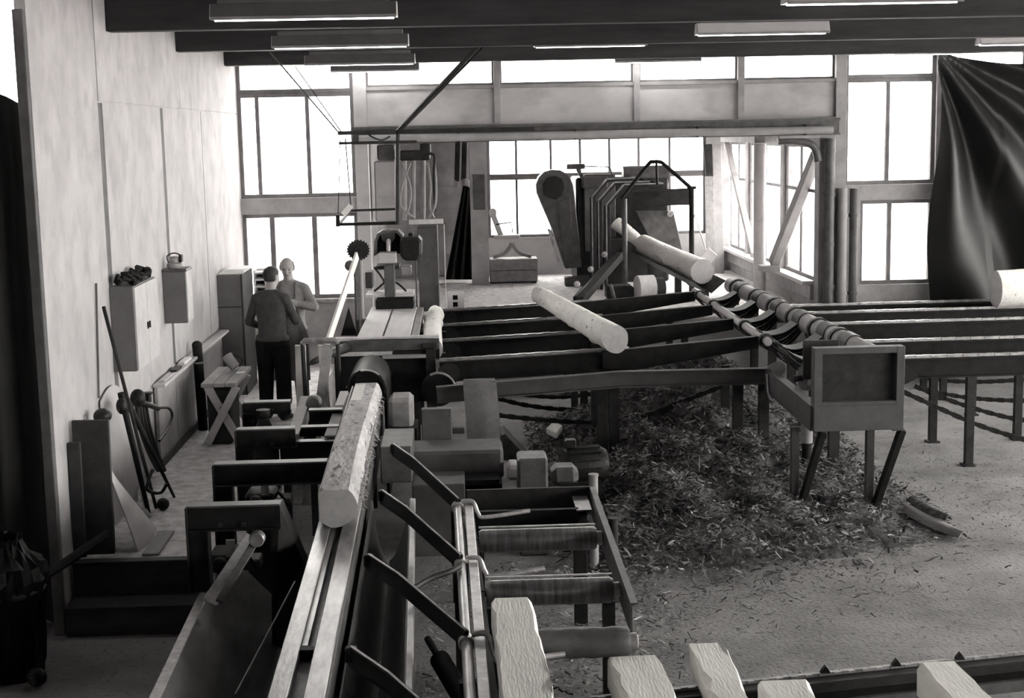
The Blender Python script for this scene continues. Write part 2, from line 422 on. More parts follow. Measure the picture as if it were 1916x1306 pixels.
MB().box((XR1, YB + .2, 3.42), (XR1 + .2, YR + .2, 3.9)).build('head_board', 'beam_grey', ws)
MB().box((XR1 - .05, YB + .2, 1.2), (XR1, YR, 1.4)).build('sill_rail', 'beam_grey', ws, bevel=.005)
for y in (22.6, 25.4): MB().box((XR1, y - .12, 1.47), (XR1 + .2, y + .12, 3.42)).build('pier', 'lintel_board', ws, bevel=.005)
for a, b, n in ((YB + .2, 22.48, 'nearest the hall'), (22.72, 25.28, 'in the middle'), (25.52, YR + .1, 'at the far corner')):
    m = (a + b) / 2
    window('y', XR1 + .05, a, b, 1.47, 3.42, (m,), (2.75,), label='side window of the bay, ' + n, w=.05, mw=.05, d=.04)
br = thing('bay_brace', 'heavy slanting timber brace against the bay side windows', 'brace', at(1440, 497, 22.3))
MB().bar(at(1448, 492, 21.9), at(1528, 290, 20.75), .17, .14, up=(1, 0, 0)).build('strut', 'beam_grey', br, bevel=.008)
MB().box(at(1432, 500, 21.9) - V((.08, .15, .06)), at(1432, 500, 21.9) + V((.2, .15, .03))).build('foot_plate', 'beam_grey', br, bevel=.006)
br = thing('bay_post', 'pale round post standing before the bay side windows', 'post', (4.85, 22.9, ZR))
MB().tube([(4.79, 22.9, ZR), (4.79, 22.9, 3.42)], .10, 14).build('shaft', 'lintel_board', br, smooth=True)
MB().bar((4.79, 22.9, 3.52), (4.79, 25.9, 3.52), .18, .18).build('head_beam', 'beam_grey', br, bevel=.006)
MB().bar((4.76, 25.6, 3.40), (4.76, 23.2, 1.62), .10, .10, up=(1, 0, 0)).build('diagonal', 'lintel_board', br, bevel=.006)
br = thing('curved_bracket', 'thick curved grey bracket on the bay corner pier', 'bracket', (5.0, 20.4, 3.5))
MB().tube(bez([at(1455, 264, 20.14), at(1492, 264, 20.14), at(1522, 274, 20.14), at(1531, 302, 20.14)], 8), .055, 10).build('arm', 'steel_grey', br, smooth=True)
MB().box(at(1458, 252, 20.08), at(1535, 258, 20.08) + V((0, .14, 0))).build('plate', 'beam_grey', br, bevel=.004)
# loose boards leaning in the bay corner
for i, (x0, y0, x1, y1, m, n) in enumerate(((1344, 488, 1324, 270, 'board_dark', 'dark'), (1347, 486, 1341, 272, 'beam_grey', 'grey'), (1330, 486, 1327, 330, 'board_mid', 'short brown'))):
    pb_ = at(x0, y0 + 4, 26.52 - .12 * i); pb_.z = ZR
    o = MB().bar(pb_, at(x1, y1, 26.88 - .12 * i), .16, .03, up=(0, 1, 0)).build('leaning_board', m, bevel=.004)
    tag(o, n + ' board leaning in the far corner of the bay', 'board')

# pipes and boards beside the right pier
for i, (x, m, n) in enumerate(((1552, 'steel_grey', 'dark downpipe with joints fixed to the bay pier'), (1577, 'beam_grey', 'pale downpipe next to the dark jointed one'), (1598, 'steel_paint', 'grey pipe standing beside the lower two-pane window'))):
    p = at(x, 352, YB - .15); t = thing('pipe', n, 'pipe', (p.x, YB - .15, 0))
    MB().tube([(p.x, YB - .15, .0), (p.x, YB - .15, p.z if i else 3.5)], .075 - .008 * i, 14).build('shaft', m, t, smooth=True)
    for z in ((1.4, 2.0, 2.7, 3.3) if i == 0 else (1.3, 2.4)):
        MB().lathe((p.x, YB - .15, z), (0, 0, 1), [(0, .085 - .006 * i), (.05, .085 - .006 * i)], 14).build('joint', m, t, smooth=True)

# ceiling beams
YBEAM = [0.3, 3.45, 6.65, 9.85, 13.05, 16.2, 19.5]
for i, y in enumerate(YBEAM):
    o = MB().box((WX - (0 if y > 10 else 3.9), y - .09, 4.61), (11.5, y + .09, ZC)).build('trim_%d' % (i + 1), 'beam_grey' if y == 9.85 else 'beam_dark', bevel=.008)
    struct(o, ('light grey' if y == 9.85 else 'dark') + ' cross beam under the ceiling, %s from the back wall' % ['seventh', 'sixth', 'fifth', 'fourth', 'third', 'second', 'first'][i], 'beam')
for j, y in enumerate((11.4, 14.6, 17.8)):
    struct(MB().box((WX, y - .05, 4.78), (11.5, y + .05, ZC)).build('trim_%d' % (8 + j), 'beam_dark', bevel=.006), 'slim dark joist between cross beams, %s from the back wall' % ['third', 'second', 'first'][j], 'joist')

# side room at the far left, right-hand wall and rear wall (outside the picture but part of the hall)
struct(MB().box((-7, 10.82, 0), (WX - .085, 10.92, 3.9)).build('wall_left_return', 'plaster'), 'return wall behind the black hanging cloth', 'wall')
wr = sstruct('wall_right', 'side wall of the hall with a band of wide windows')
MB().box((11.3, -4, 0), (11.5, YB, 1.3)).build('sill_panel', 'plaster', wr); MB().box((11.3, -4, 4.2), (11.5, YB, ZC)).build('head_board', 'plaster', wr)
for y in (-3.9, 2.1, 8.1, 14.1, 20.1): MB().box((11.3, y - .15, 1.3), (11.5, y + .15, 4.2)).build('pier', 'plaster', wr)
for i, y in enumerate((-3.75, 2.25, 8.25, 14.25)): window('y', 11.4, y, y + 5.7, 1.3, 4.2, (y + 1.9, y + 3.8), label='wide window in the side wall, bay %s from the back wall' % ['fourth', 'third', 'second', 'first'][i], name='window_right_%d_offscreen' % (4 - i))
struct(MB().box((-7, -4.2, 0), (11.5, -4, ZC)).build('wall_front', 'plaster'), 'plain wall closing the hall behind the viewer', 'wall')
struct(MB().box((-7.2, -4, 0), (-7, 10.92, ZC)).build('wall_far_left', 'plaster'), 'outer wall of the side room', 'wall')
window('x', 10.87, -6.9, -3.12, 3.9, 4.95, (-5,), label='bright high window over the black hanging cloth')

# black curtain on the right: folds gathered at its upper left corner
def curtain():
    rows = []; N = 220; M = 130
    x0, x1 = 6.70, 10.9
    for i in range(M + 1):
        t = i / M; row = []
        for j in range(N + 1):
            s = j / N
            x = x0 + (x1 - x0) * s
            top = 4.62 - .16 * math.sin(min(1, max(0, (s - .02) / .5)) * math.pi) ** 1.0 * (1 if s < .52 else 0) - (.12 * math.sin((s - .52) / .48 * math.pi) if s > .52 else 0)
            z = top + (.25 - top) * t
            # radial folds from the gathered corner
            ang = math.atan2(4.75 - z, (x - 6.62) + .02)
            r = math.hypot(4.75 - z, x - 6.62)
            amp = .115 * min(1, r / 1.4)
            y = YB - .27 + amp * math.sin(ang * 17) + .05 * amp / .115 * math.sin(ang * 11 + 1) + .03 * math.sin(x * 9) * t
            x2 = x + (.10 * (t ** .5) * (1 - s) * -1 if s < .2 else 0) + .05 * math.sin(z * 2.2) * (1 - s)
            row.append((x2, y, z))
        rows.append(row)
    return rows
cu = MB().sheet(curtain(), .012).build('curtain', 'black_cloth', smooth=True)
tag(cu, 'large black tarpaulin curtain with folds fanning from its gathered corner', 'curtain')
tag(MB().tube([(6.5, YB - .22, 4.64), (11.2, YB - .22, 4.64)], .012, 8).build('curtain_wire', 'steel_dark'), 'thin wire carrying the black tarpaulin curtain', 'wire')
# black hanging at the far left
rows = []
for i in range(16):
    t = i / 15
    rows.append([(WX - .09 - 1.9 * (1 - j / 40), 10.70 + .045 * math.sin(j * .9 + t) + .02 * math.sin(j * .37), 3.95 + .12 * math.cos(j * .2) - t * 3.9) for j in range(41)])
tag(MB().sheet(rows, .012).build('hanging_cloth', 'black_cloth', smooth=True), 'black cloth hanging in the doorway beside the end of the plywood wall', 'curtain')

# fluorescent fixtures ---------------------------------------------------
def fixture(px0, py0, px1, py1, Y, label, lit=False, length=None):
    a = at(px0, py0, Y); b = at(px1, py1, Y)
    z = (a.z + b.z) / 2
    if length: b = V((a.x + length, b.y, b.z))
    t = thing('fluorescent_lamp', label, 'lamp', ((a.x + b.x) / 2, Y, z), 'fluorescent lamps under the ceiling')
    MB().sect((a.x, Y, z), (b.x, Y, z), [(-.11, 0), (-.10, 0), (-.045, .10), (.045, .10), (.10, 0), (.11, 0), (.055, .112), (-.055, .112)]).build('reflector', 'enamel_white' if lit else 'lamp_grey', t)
    MB().box((a.x + .05, Y - .05, z + .112), (b.x - .05, Y + .05, z + .16)).build('housing', 'lamp_grey', t, bevel=.005)
    MB().tube([(a.x + .02, Y, z + .004), (b.x - .02, Y, z + .004)], .019, 10).build('tube', 'lamp_tube', t, smooth=True)
    MB().box((a.x, Y - .1135, z - .012), (b.x, Y - .099, z + .012)).build('rim', 'enamel_grey', t)
    for x in (a.x, b.x):
        MB().prism([(x - .006, Y - .10, z), (x - .006, Y + .10, z), (x - .006, Y + .05, z + .11), (x - .006, Y - .05, z + .11)], (.012, 0, 0)).build('end_cap', 'enamel_white', t)
        xx = x + (.2 if x == a.x else -.2)
        MB().bar((xx, Y, z + .155), (xx, Y, ZC), .02, .02).build('hanger', 'steel_dark', t)
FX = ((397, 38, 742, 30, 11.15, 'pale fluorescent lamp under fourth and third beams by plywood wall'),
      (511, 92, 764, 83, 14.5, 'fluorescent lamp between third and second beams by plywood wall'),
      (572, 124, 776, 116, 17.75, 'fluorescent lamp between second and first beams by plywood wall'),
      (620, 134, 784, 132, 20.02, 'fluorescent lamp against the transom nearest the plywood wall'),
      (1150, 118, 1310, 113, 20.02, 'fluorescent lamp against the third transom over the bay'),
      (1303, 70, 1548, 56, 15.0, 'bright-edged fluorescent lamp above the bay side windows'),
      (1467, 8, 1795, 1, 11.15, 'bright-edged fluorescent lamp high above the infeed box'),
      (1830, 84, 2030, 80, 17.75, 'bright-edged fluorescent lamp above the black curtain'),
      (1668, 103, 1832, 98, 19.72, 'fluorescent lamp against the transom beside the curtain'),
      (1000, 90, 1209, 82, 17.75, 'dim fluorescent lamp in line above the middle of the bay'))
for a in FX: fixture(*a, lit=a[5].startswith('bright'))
# ------------------------------------------------------------------ logs
def log(name, label, p0, p1, r0, r1, m='bark_pale', seed=0, cat='log', group=None, knots=10, flat=None, n=28, seg=26):
    """p0 = near end"""
    rnd = random.Random(seed); p0, p1 = V(p0), V(p1); d, sd, u = frame(p1 - p0); L = (p1 - p0).length
    kn = [(rnd.random(), rnd.random() * 6.28, rnd.uniform(.010, .03)) for _ in range(knots)]
    ph = [rnd.random() * 6 for _ in range(6)]
    mb = MB(); vs = []
    for i in range(seg + 1):
        t = i / seg; c = p0 + d * (L * t) + sd * (.02 * math.sin(t * 3 + ph[0])) + u * (.012 * math.sin(t * 4 + ph[1]))
        for k in range(n):
            a = 2 * math.pi * k / n
            r = (r0 + (r1 - r0) * t) * (1 + .025 * math.sin(2 * a + ph[2]) + .02 * math.sin(3 * a + ph[3] + t * 3) + .012 * math.sin(7 * a + t * 19 + ph[4]) + .012 * rnd.uniform(-1, 1))
            for kt, ka, kh in kn:
                q = ((t - kt) * L / .07) ** 2 + (((a - ka + math.pi) % (2 * math.pi) - math.pi) * r / .06) ** 2
                r += kh * math.exp(-q)
            x, y = r * math.cos(a), r * math.sin(a)
            if flat:
                lx, hy = flat
                if lx is not None and x < lx: x = lx
                if hy is not None and y > hy: y = hy
            vs.append(c + sd * x + u * y)
    fs = [(i * n + k, i * n + (k + 1) % n, (i + 1) * n + (k + 1) % n, (i + 1) * n + k) for i in range(seg) for k in range(n)]
    t = thing(name, label, cat, p0, group)
    mb.add(vs, fs); o = mb.build('bark' if 'bark' in m else 'surface', m, t, smooth=True)
    for i, sg in ((0, -1), (seg, 1)):
        e = MB(); ring = vs[i * n:(i + 1) * n]; c = sum(ring, V()) / n
        e.add([c + d * sg * .004] + [q + d * sg * .002 for q in ring], [(0, 1 + k, 1 + (k + 1) % n) for k in range(n)])
        e.build('cut_end', 'wood_end', t)
    return t
def squared(name, label, p0, p1, w, h, seed=0, up=None, wane=.03):
    """square-sawn timber with waney corners; p0-p1 along the middle of its top face"""
    rnd = random.Random(seed); t = thing(name, label, 'timber', p0, 'squared timbers on the outfeed')
    p0, p1 = V(p0), V(p1); d, sd, u = frame(p1 - p0, up); L = (p1 - p0).length; S = 24; vs = []
    for i in range(S + 1):
        q = i / S; c = p0 + d * L * q
        a, b, e, f = [wane * (.6 + .5 * math.sin(q * 5 + k + seed) + .35 * rnd.uniform(-1, 1)) for k in range(4)]
        prof = [(-w / 2 + a, 0), (w / 2 - b, 0), (w / 2, -b * 1.3), (w / 2, -h + e), (w / 2 - e, -h), (-w / 2 + f, -h), (-w / 2, -h + f), (-w / 2, -a * 1.3)]
        vs += [c + sd * (x + .003 * rnd.uniform(-1, 1)) + u * (z + .002 * rnd.uniform(-1, 1)) for x, z in prof]
    n = 8
    MB().add(vs, [(i * n + k, i * n + (k + 1) % n, (i + 1) * n + (k + 1) % n, (i + 1) * n + k) for i in range(S) for k in range(n)]).build('sawn_body', 'wood_pale', t)
    for i, sg in ((0, -1), (S, 1)):
        ring = vs[i * n:(i + 1) * n]; c = sum(ring, V()) / n
        MB().add([c + d * sg * .003] + [q + d * sg * .001 for q in ring], [(0, 1 + k, 1 + (k + 1) % n) for k in range(n)]).build('cut_end', 'wood_end', t)
    return t
def chain(pts, mb, w=.05, h=.03, pitch=.09):
    """link chain along a polyline: alternating wide and narrow links"""
    pts = [V(p) for p in pts]; acc = 0; k = 0
    seg = [(pts[i + 1] - pts[i]).length for i in range(len(pts) - 1)]; tot = sum(seg)
    def pos(s):
        for i, l in enumerate(seg):
            if s <= l or i == len(seg) - 1: return pts[i] + (pts[i + 1] - pts[i]) * (s / l)
            s -= l
    n = max(2, int(tot / pitch))
    for i in range(n):
        a = pos(tot * i / n); b = pos(tot * (i + (1.0 if i % 2 else 1.04)) / n)
        mb.bar(a, b, w if i % 2 else w * .7, h * (.85 if i % 2 else 1.1))
    return mb

# ------------------------------------------------------------------ cross-transfer deck: chain conveyors left of the V trough
YL = [15.65, 17.1, 18.55, 19.92]
XP = 3.24                                              # axis of the small carrying pipe
NM = ['first from the infeed box', 'second from the infeed box', 'third from the infeed box', 'fourth from the infeed box']
for i, y in enumerate(YL):
    a = at((822, 826, 826, 826)[i], (677, 640, 611, 583)[i], y)
    b = V((XP - .05, y, a.z + .13))
    t = thing('chain_conveyor', 'dark cross conveyor with rising arm feeding the saw side, ' + NM[i], 'conveyor', (1.6, y, 0), 'cross conveyors left of trough')
    q = a + (b - a) * .62
    MB().ibeam(a, q, .11, .22, .016).build('beam', 'steel_black', t)
    arm = [q + V((-.35, 0, .0)), q + V((0, 0, .02)), V((XP + .018, y, b.z + .07)), V((XP + .018, y, b.z - .06)), q + V((0, 0, -.22)), q + V((-.35, 0, -.20))]
    MB().prism([p + V((0, -.06, 0)) for p in arm], (0, .10, 0)).build('arm', 'steel_black', t, bevel=.006)
    chain([a + V((0, 0, .02)), q + V((-.05, 0, .02))], MB(), .055, .03, .085).build('chain', 'steel_worn', t)
    MB().bar(a + V((.05, .12, -.10)), q + V((-.3, .12, -.08)), .03, .05).build('guide_rail', 'steel_grey', t, bevel=.003)
    for x in (1.45, 2.9):
        lg_ = MB().box((x - .045, y - .035, .015), (x + .045, y + .035, a.z - .12)).build('leg', 'steel_dark', t, bevel=.004)
        MB().box((x - .1, y - .08, 0), (x + .1, y + .08, .015)).build('foot', 'steel_dark', lg_)
    # return strand hanging in a sag
    cl_ = (((925, 776), (1000, 784), (1080, 789), (1160, 788), (1230, 770), (1310, 738), (1380, 712), (1425, 700)),
           ((930, 745), (985, 758), (1060, 766), (1130, 762), (1200, 740), (1270, 712), (1330, 700)),
           ((920, 726), (970, 737), (1040, 743), (1100, 738), (1150, 728), (1210, 712)),
           ((925, 727), (990, 727), (1060, 722), (1120, 720)))[i]
    chain(bez([at(u, v, y) for u, v in cl_], 6), MB(), .05, .05, .075).build('return_chain', 'steel_black', t)
    MB().lathe(a + V((.10, -.05, -.13)), (0, 1, 0), [(0, .05), (.0, .12), (.10, .12), (.10, .05)], 18).build('sprocket', 'steel_dark', t, smooth=True)

# right-hand cross conveyors
YRr = [15.1, 16.3, 17.8, 18.9, 19.72]
NR = ['first from the infeed box', 'second from the infeed box', 'third from the infeed box', 'fourth from the infeed box', 'fifth from the infeed box']
for i, y in enumerate(YRr):
    z = (1.19, 1.19, 1.20, 1.20, 1.20)[i]
    x0 = 4.32
    t = thing('chain_conveyor', 'dark cross conveyor running from the trough to the curtain side, ' + NR[i], 'conveyor', (6.5, y, 0), 'cross conveyors right of trough')
    a, b = V((x0, y, z)), V((10.2, y, z + .02))
    MB().ibeam(a, b, .11, .21, .016).build('beam', 'steel_black', t)
    MB().prism([(x0 - .058, y - .05, z + .08), (x0 + .35, y - .05, z + .005), (x0 + .55, y - .05, z - .2), (x0 + .1, y - .05, z - .42 if i == 0 else z - .2), (x0, y - .05, z - .15)], (0, .09, 0)).build('arm', 'steel_black', t, bevel=.005)
    chain([a + V((.1, 0, .02)), b + V((0, 0, .02))], MB(), .055, .03, .085).build('chain', 'steel_worn', t)
    for x in (5.45, 6.45, 8.6):
        lg_ = MB().box((x - .045, y - .035, .02), (x + .045, y + .035, z - .2)).build('leg', 'steel_dark', t, bevel=.004)
        MB().box((x - .07, y - .07, 0), (x + .07, y + .07, .02)).build('foot', 'steel_dark', lg_)
    if i < 4:
        cl_ = (((1690, 733), (1760, 765), (1830, 795), (1916, 822), (2000, 838), (2120, 835)), ((1712, 723), (1780, 750), (1850, 772), (1916, 786), (2020, 792)),
               ((1716, 725), (1790, 741), (1860, 748), (1940, 749), (2020, 744)), ((1722, 706), (1780, 713), (1850, 714), (1930, 709)))[i]
        chain(bez([at(u, v, y) for u, v in cl_], 6), MB(), .05, .05, .075).build('return_chain', 'steel_black', t)

# V trough between the conveyors: two long pipes and the dark saddle straps
tp = thing('carrying_pipe', 'slim pale steel pipe along the conveyor arm ends', 'pipe', (XP, 15.6, 1.3))
MB().tube([(XP + .06, 15.3, 1.38), (XP + .06, 20.2, 1.40)], .045, 14).build('shaft', 'lintel_board', tp, smooth=True)
for y in (15.40, 16.55, 18.62, 19.72): MB().lathe((XP + .06, y, 1.385), (0, 1, 0), [(0, .075), (.07, .075)], 16).build('collar', 'steel_dark', tp, smooth=True)
tp = thing('trough_pipe', 'thick pale pipe carrying the dark saddle straps', 'pipe', (4.15, 14.6, 1.35))
MB().tube([(4.15, 14.2, 1.36), (4.15, 21.9, 1.285)], .115, 20).build('shaft', 'plaster', tp, smooth=True)
for k, y in enumerate((15.5, 16.45, 17.6, 18.74, 19.92, 21.35)):
    MB().lathe((4.15, y, 1.35 - .01 * k), (0, 1, 0), [(0, .135), (.09, .135)], 20).build('collar', 'steel_dark', tp, smooth=True)
    MB().box((4.1, y + .2, 0 if y < 20.3 else ZR), (4.2, y + .3, 1.24)).build('leg', 'steel_dark', tp)
for i, y in enumerate((14.85, 15.75, 16.95, 18.2, 19.4, 20.7)):
    t = thing('saddle_strap', 'dark curved saddle strap slung between the trough pipes, %s from the infeed box' % ['first', 'second', 'third', 'fourth', 'fifth', 'sixth'][i], 'strap', (3.7, y, 1.1), 'saddle straps of the V trough')
    for k in range(6):                                 # stacked leaves slung from the slim pipe to the thick one
        rows = []; zc = 1.36 - .00976 * (y - 14.2); R = .124
        an = math.radians(180 + 9 * k); ex, ez = 4.15 + R * math.cos(an), zc + R * math.sin(an); sx, sz = XP + .110, 1.395 - .012 * k
        path = [(sx + (ex - sx) * q / 16, sz + (ez - sz) * q / 16 - (.15 + .022 * k) * math.sin(math.pi * q / 16) ** .9) for q in range(17)]
        if k == 0: path = [(XP + .06, 1.446)] + path + [(4.15 + R * math.cos(math.radians(180 - 20 * q)), zc + R * math.sin(math.radians(180 - 20 * q))) for q in range(1, 7)]
        for q, (x, z) in enumerate(path):
            s = q / (len(path) - 1); y0 = y - .10 + .22 * s + .012 * math.sin(q * 1.3 + k)
            rows.append([(x, y0 - .02 * k, z), (x, y0 - .02 * k + .16, z + (.006 if 2 < q < 14 else 0)), (x, y0 - .02 * k + .34, z)])
        MB().sheet(rows, .010).build('leaf', ('steel_dark', 'steel_black', 'steel_grey', 'steel_black', 'steel_dark', 'steel_black')[k], t, smooth=True)
# front cross frame and the infeed box
ff = thing('deck_frame', 'painted steel channel frame in front of the cross conveyors', 'frame', (1.5, 15.0, 0))
pts = [at(816, 722, 14.9), at(1160, 693, 14.9), at(1430, 687, 14.9)]
MB().channel(pts[0], pts[1], .09, .17, .012, 1).build('channel', 'steel_paint', ff)
MB().channel(pts[1], pts[2], .09, .17, .012, 1).build('channel', 'steel_paint', ff)
c0 = V((pts[2].x, 14.95, pts[2].z)); c1 = V((3.20, 12.992, 1.118))
MB().channel(c0, c1, .09, .24, .014, -1).build('channel', 'steel_paint', ff)
MB().channel(V((4.06, 14.95, 1.08)), V((4.06, 12.992, 1.06)), .09, .20, .014, 1).build('channel', 'steel_paint', ff)
for px, pb in ((1150, 905), (1380, 838), (1428, 895), (1128, 830)):
    p = at(px, pb, 14.95)
    lg_ = MB().box((p.x - .055, 14.92, .02), (p.x + .055, 14.99, 1.0)).build('leg', 'steel_dark', ff, bevel=.004)
    MB().box((p.x - .12, 14.86, 0), (p.x + .12, 15.06, .02)).build('foot', 'steel_dark', lg_)
MB().tube(bez([at(1435, 700, 14.7), at(1440, 745, 14.6), at(1460, 750, 14.3), at(1483, 768, 14.0), at(1500, 785, 13.8)], 8), .012, 8).build('cable', 'steel_bright', ff, smooth=True)
MB().tube([at(1456, 690, 14.6), at(1456, 700, 14.6) + V((0, .2, 0))], .08, 14).build('bearing', 'steel_paint', ff, smooth=True)

ib = thing('infeed_box', 'painted steel box with a recessed front panel on splayed legs', 'stop box', (3.65, 13, 0))
x0, x1, yF = 3.22, 4.06, 12.95
zb0, zb1, zb2 = .88, 1.12, 1.66
MB().box((x0, yF, zb0), (x1, yF + .04, zb1)).build('apron_plate', 'box_paint', ib, bevel=.005)
MB().box((x0 - .004, yF + .04, zb0 + .03), (x0 + .014, yF + .5, zb1 - .03)).build('side_plate', 'box_paint', ib); MB().box((x1 - .034, yF + .04, zb0 + .03), (x1 - .014, yF + .5, 1.03)).build('side_plate', 'box_paint', ib)
MB().box((x0 + .06, yF + .09, zb1 + .02), (x1 - .06, yF + .11, zb2 - .03)).build('back_panel', 'steel_dark', ib)
for a, b in (((x0, zb1), (x0 + .075, zb2)), ((x1 - .075, zb1), (x1, zb2)), ((x0 + .075, zb2 - .06), (x1 - .075, zb2)), ((x0 + .075, zb1), (x1 - .075, zb1 + .035))):
    MB().box((a[0], yF + .0, a[1]), (b[0], yF + .12, b[1])).build('rim', 'box_paint', ib, bevel=.004)
MB().box((x0 - .03, yF + .3, zb2 - .34), (x0 + .30, yF + .32, zb2 + .03)).build('stop_plate', 'steel_dark', ib)
for s, xt, xb in ((0, 1541, 1492), (1, 1690, 1632)):
    top = at(xt, 800, yF + .05); bot = atz(xb, 972 - 6 * s, .0)
    MB().bar(V((top.x, yF + .08, zb0 - .015)), V((bot.x, bot.y, .02)), .09, .06, up=(1, 0, 0)).build('brace', 'steel_black', ib, bevel=.004)
    lg_ = MB().box((bot.x - .055, bot.y + .03, .015), (bot.x + .02, bot.y + .10, zb0)).build('leg', 'box_paint', ib, bevel=.004)
    MB().box((bot.x - .12, bot.y - .06, 0), (bot.x + .1, bot.y + .14, .015)).build('foot', 'steel_dark', lg_)
p = at(1509, 860, 14.0); MB().tube([(p.x, 14, .55), (p.x, 14, 1.0)], .06, 14).build('cylinder', 'enamel_grey', ib, smooth=True)
MB().tube([(p.x, 14, 0), (p.x, 14, .55)], .05, 14).build('cylinder_foot', 'steel_black', ib, smooth=True)
p = at(1556, 830, 14.6); MB().box((p.x - .05, 14.5, 0), (p.x + .05, 14.58, .95)).build('leg', 'steel_dark', ib)
tr = thing('guide_drum', 'short dark roller drum beside the infeed box', 'roller', (3.35, 13.9, 1.1))
MB().lathe((3.34, 13.9, 1.22), (1, .2, 0), [(0, .09), (0, .12), (.03, .125), (.50, .12), (.50, .06)], 22).build('drum', 'steel_grey', tr, smooth=True)
MB().tube([(3.24, 13.88, 1.22), (4.0, 14.03, 1.22)], .03, 10).build('axle', 'steel_dark', tr, smooth=True)

# logs on the deck
def deck_top(i, x):                                    # top of chain i at x
    u, v = ((822, 677), (826, 640), (826, 611), (826, 583))[i]; a = at(u, v, YL[i]); return a.z + .13 * (x - a.x) / (XP - .05 - a.x) + .036
pn, pf = at(1152, 640, 15.35), at(1008, 556, 19.9)
def axz(i):
    t = (YL[i] - pn.y) / (pf.y - pn.y); return t, deck_top(i, pn.x + (pf.x - pn.x) * t) + .150 - .035 * t
(t0, z0), (t3, z3) = axz(0), axz(3)
sl_ = (z3 - z0) / (t3 - t0); up_ = max(axz(q)[1] - (z0 + sl_ * (axz(q)[0] - t0)) for q in range(4))
pn.z = z0 - sl_ * t0 + up_; pf.z = z0 + sl_ * (1 - t0) + up_
log('log', 'pale peeled log lying on the cross conveyors with knots and bark specks', pn, pf, .150, .115, seed=3, knots=16)
pr = at(1862, 541, 18.9); pr.z = 1.20 + .040 + .245
log('log', 'pale thick log lying along a cross conveyor before the black curtain', pr, pr + V((3.0, 0, .022)), .245, .255, seed=5, knots=6)
pl_ = at(810, 660, 15.97); pq = at(816, 585, 19.2); pl_.z = pq.z = 1.30
log('log', 'thin pale log lying beside the saw carriage planks', pl_, pq, .115, .105, seed=9, knots=6)
log('log', 'pale log rolling out of the debarker down the trough', at(1312, 508, 22.3), at(1207, 458, 24.6), .195, .165, seed=11, knots=2)
log('log', 'thin crooked log in the mouth of the debarker', at(1203, 462, 24.70), at(1153, 416, 24.98), .10, .12, seed=12, knots=1)
# ------------------------------------------------------------------ debarker and other machines in the bay
db = thing('debarker', 'large dark debarking machine with a round-topped belt guard', 'machine', (2.9, 25.3, ZR))
yD = 25.0
def P(px, py, Y=yD): return at(px, py, Y)
gd = [P(1003, 345), P(1008, 332), P(1018, 322), P(1032, 318), P(1050, 319), P(1064, 327), P(1072, 345), P(1075, 365), P(1082, 430), P(1090, 500), P(1058, 503), P(1034, 430), P(1012, 380), P(1004, 360)]
MB().prism(gd, (0, .45, 0)).build('belt_guard', 'steel_grey', db, bevel=.015)
inner = [P(1017, 365), P(1016, 345), P(1024, 333), P(1038, 329), P(1052, 335), P(1058, 350), P(1052, 366), P(1040, 374)]
MB().prism([p + V((0, -.04, 0)) for p in inner], (0, .05, 0)).build('guard_boss', 'steel_dark', db, bevel=.01)
MB().prism([p + V((0, -.025, 0)) for p in (P(1044, 380), P(1066, 368), P(1074, 490), P(1056, 494))], (0, .03, 0)).build('guard_panel', 'steel_paint', db, bevel=.005)
MB().prism([p + V((0, -.02, 0)) for p in (P(1024, 428), P(1029, 428), P(1048, 490), P(1043, 492))], (0, .03, 0)).build('lit_guard_edge', 'steel_worn', db)  # pale strip painting the light caught along the guard's edge
b0, b1 = P(1082, 512), P(1255, 330)
MB().box((b0.x, yD + .25, ZR), (b1.x, yD + 1.5, b1.z)).build('body', 'steel_dark', db, bevel=.03)
MB().box((P(1090, 0).x, yD + .15, P(0, 498).z), (P(1150, 0).x, yD + .25, P(0, 350).z)).build('door', 'steel_grey', db, bevel=.01)
MB().box((P(1086, 0).x, yD + .05, P(1100, 353).z), (P(1135, 0).x, yD + .4, P(1100, 330).z)).build('top_cover', 'steel_paint', db, bevel=.02)
MB().tube([P(1165, 328, yD + .4), P(1250, 326, yD + .4)], .16, 16).build('motor', 'steel_grey', db, smooth=True)
MB().box(P(1061, 317, yD + .1), P(1092, 306, yD + .4)).build('lamp_box', 'steel_grey', db, bevel=.01)
MB().bar(P(1080, 316, yD + .25), P(1094, 340, yD + .25), .06, .06, up=(0, 1, 0)).build('lamp_arm', 'steel_grey', db)
MB().tube(bez([P(1092, 311), P(1120, 312), P(1140, 314), P(1146, 330)], 8), .012, 6).build('cable', 'steel_dark', db, smooth=True)
MB().box((P(1130, 0).x, yD - .3, ZR), (P(1160, 0).x, yD + .25, P(0, 470).z)).build('gearbox', 'steel_dark', db, bevel=.03)
MB().box((P(1048, 0).x, yD - .25, ZR), (P(1095, 0).x, yD + .0, ZR + .16)).build('foot_block', 'steel_paint', db, bevel=.01)
# hopper shield to the right of the log
hp = [P(q, r, 24.95) for q, r in ((1190, 395), (1260, 395), (1278, 470), (1240, 485), (1212, 440))]
MB().prism(hp, (0, .12, 0)).build('shield', 'steel_grey', db, bevel=.01)
MB().prism([P(1183, 360, 24.75), P(1290, 355, 24.75), P(1290, 384, 24.45), P(1198, 386, 24.45)], (0, .05, .03)).build('canopy', 'steel_dark', db, bevel=.005)
MB().lathe(P(1253, 400, 24.95), (0, -1, 0), [(0, .05), (.06, .05), (.06, .025), (.02, .025)], 14).build('port', 'steel_bright', db, smooth=True)
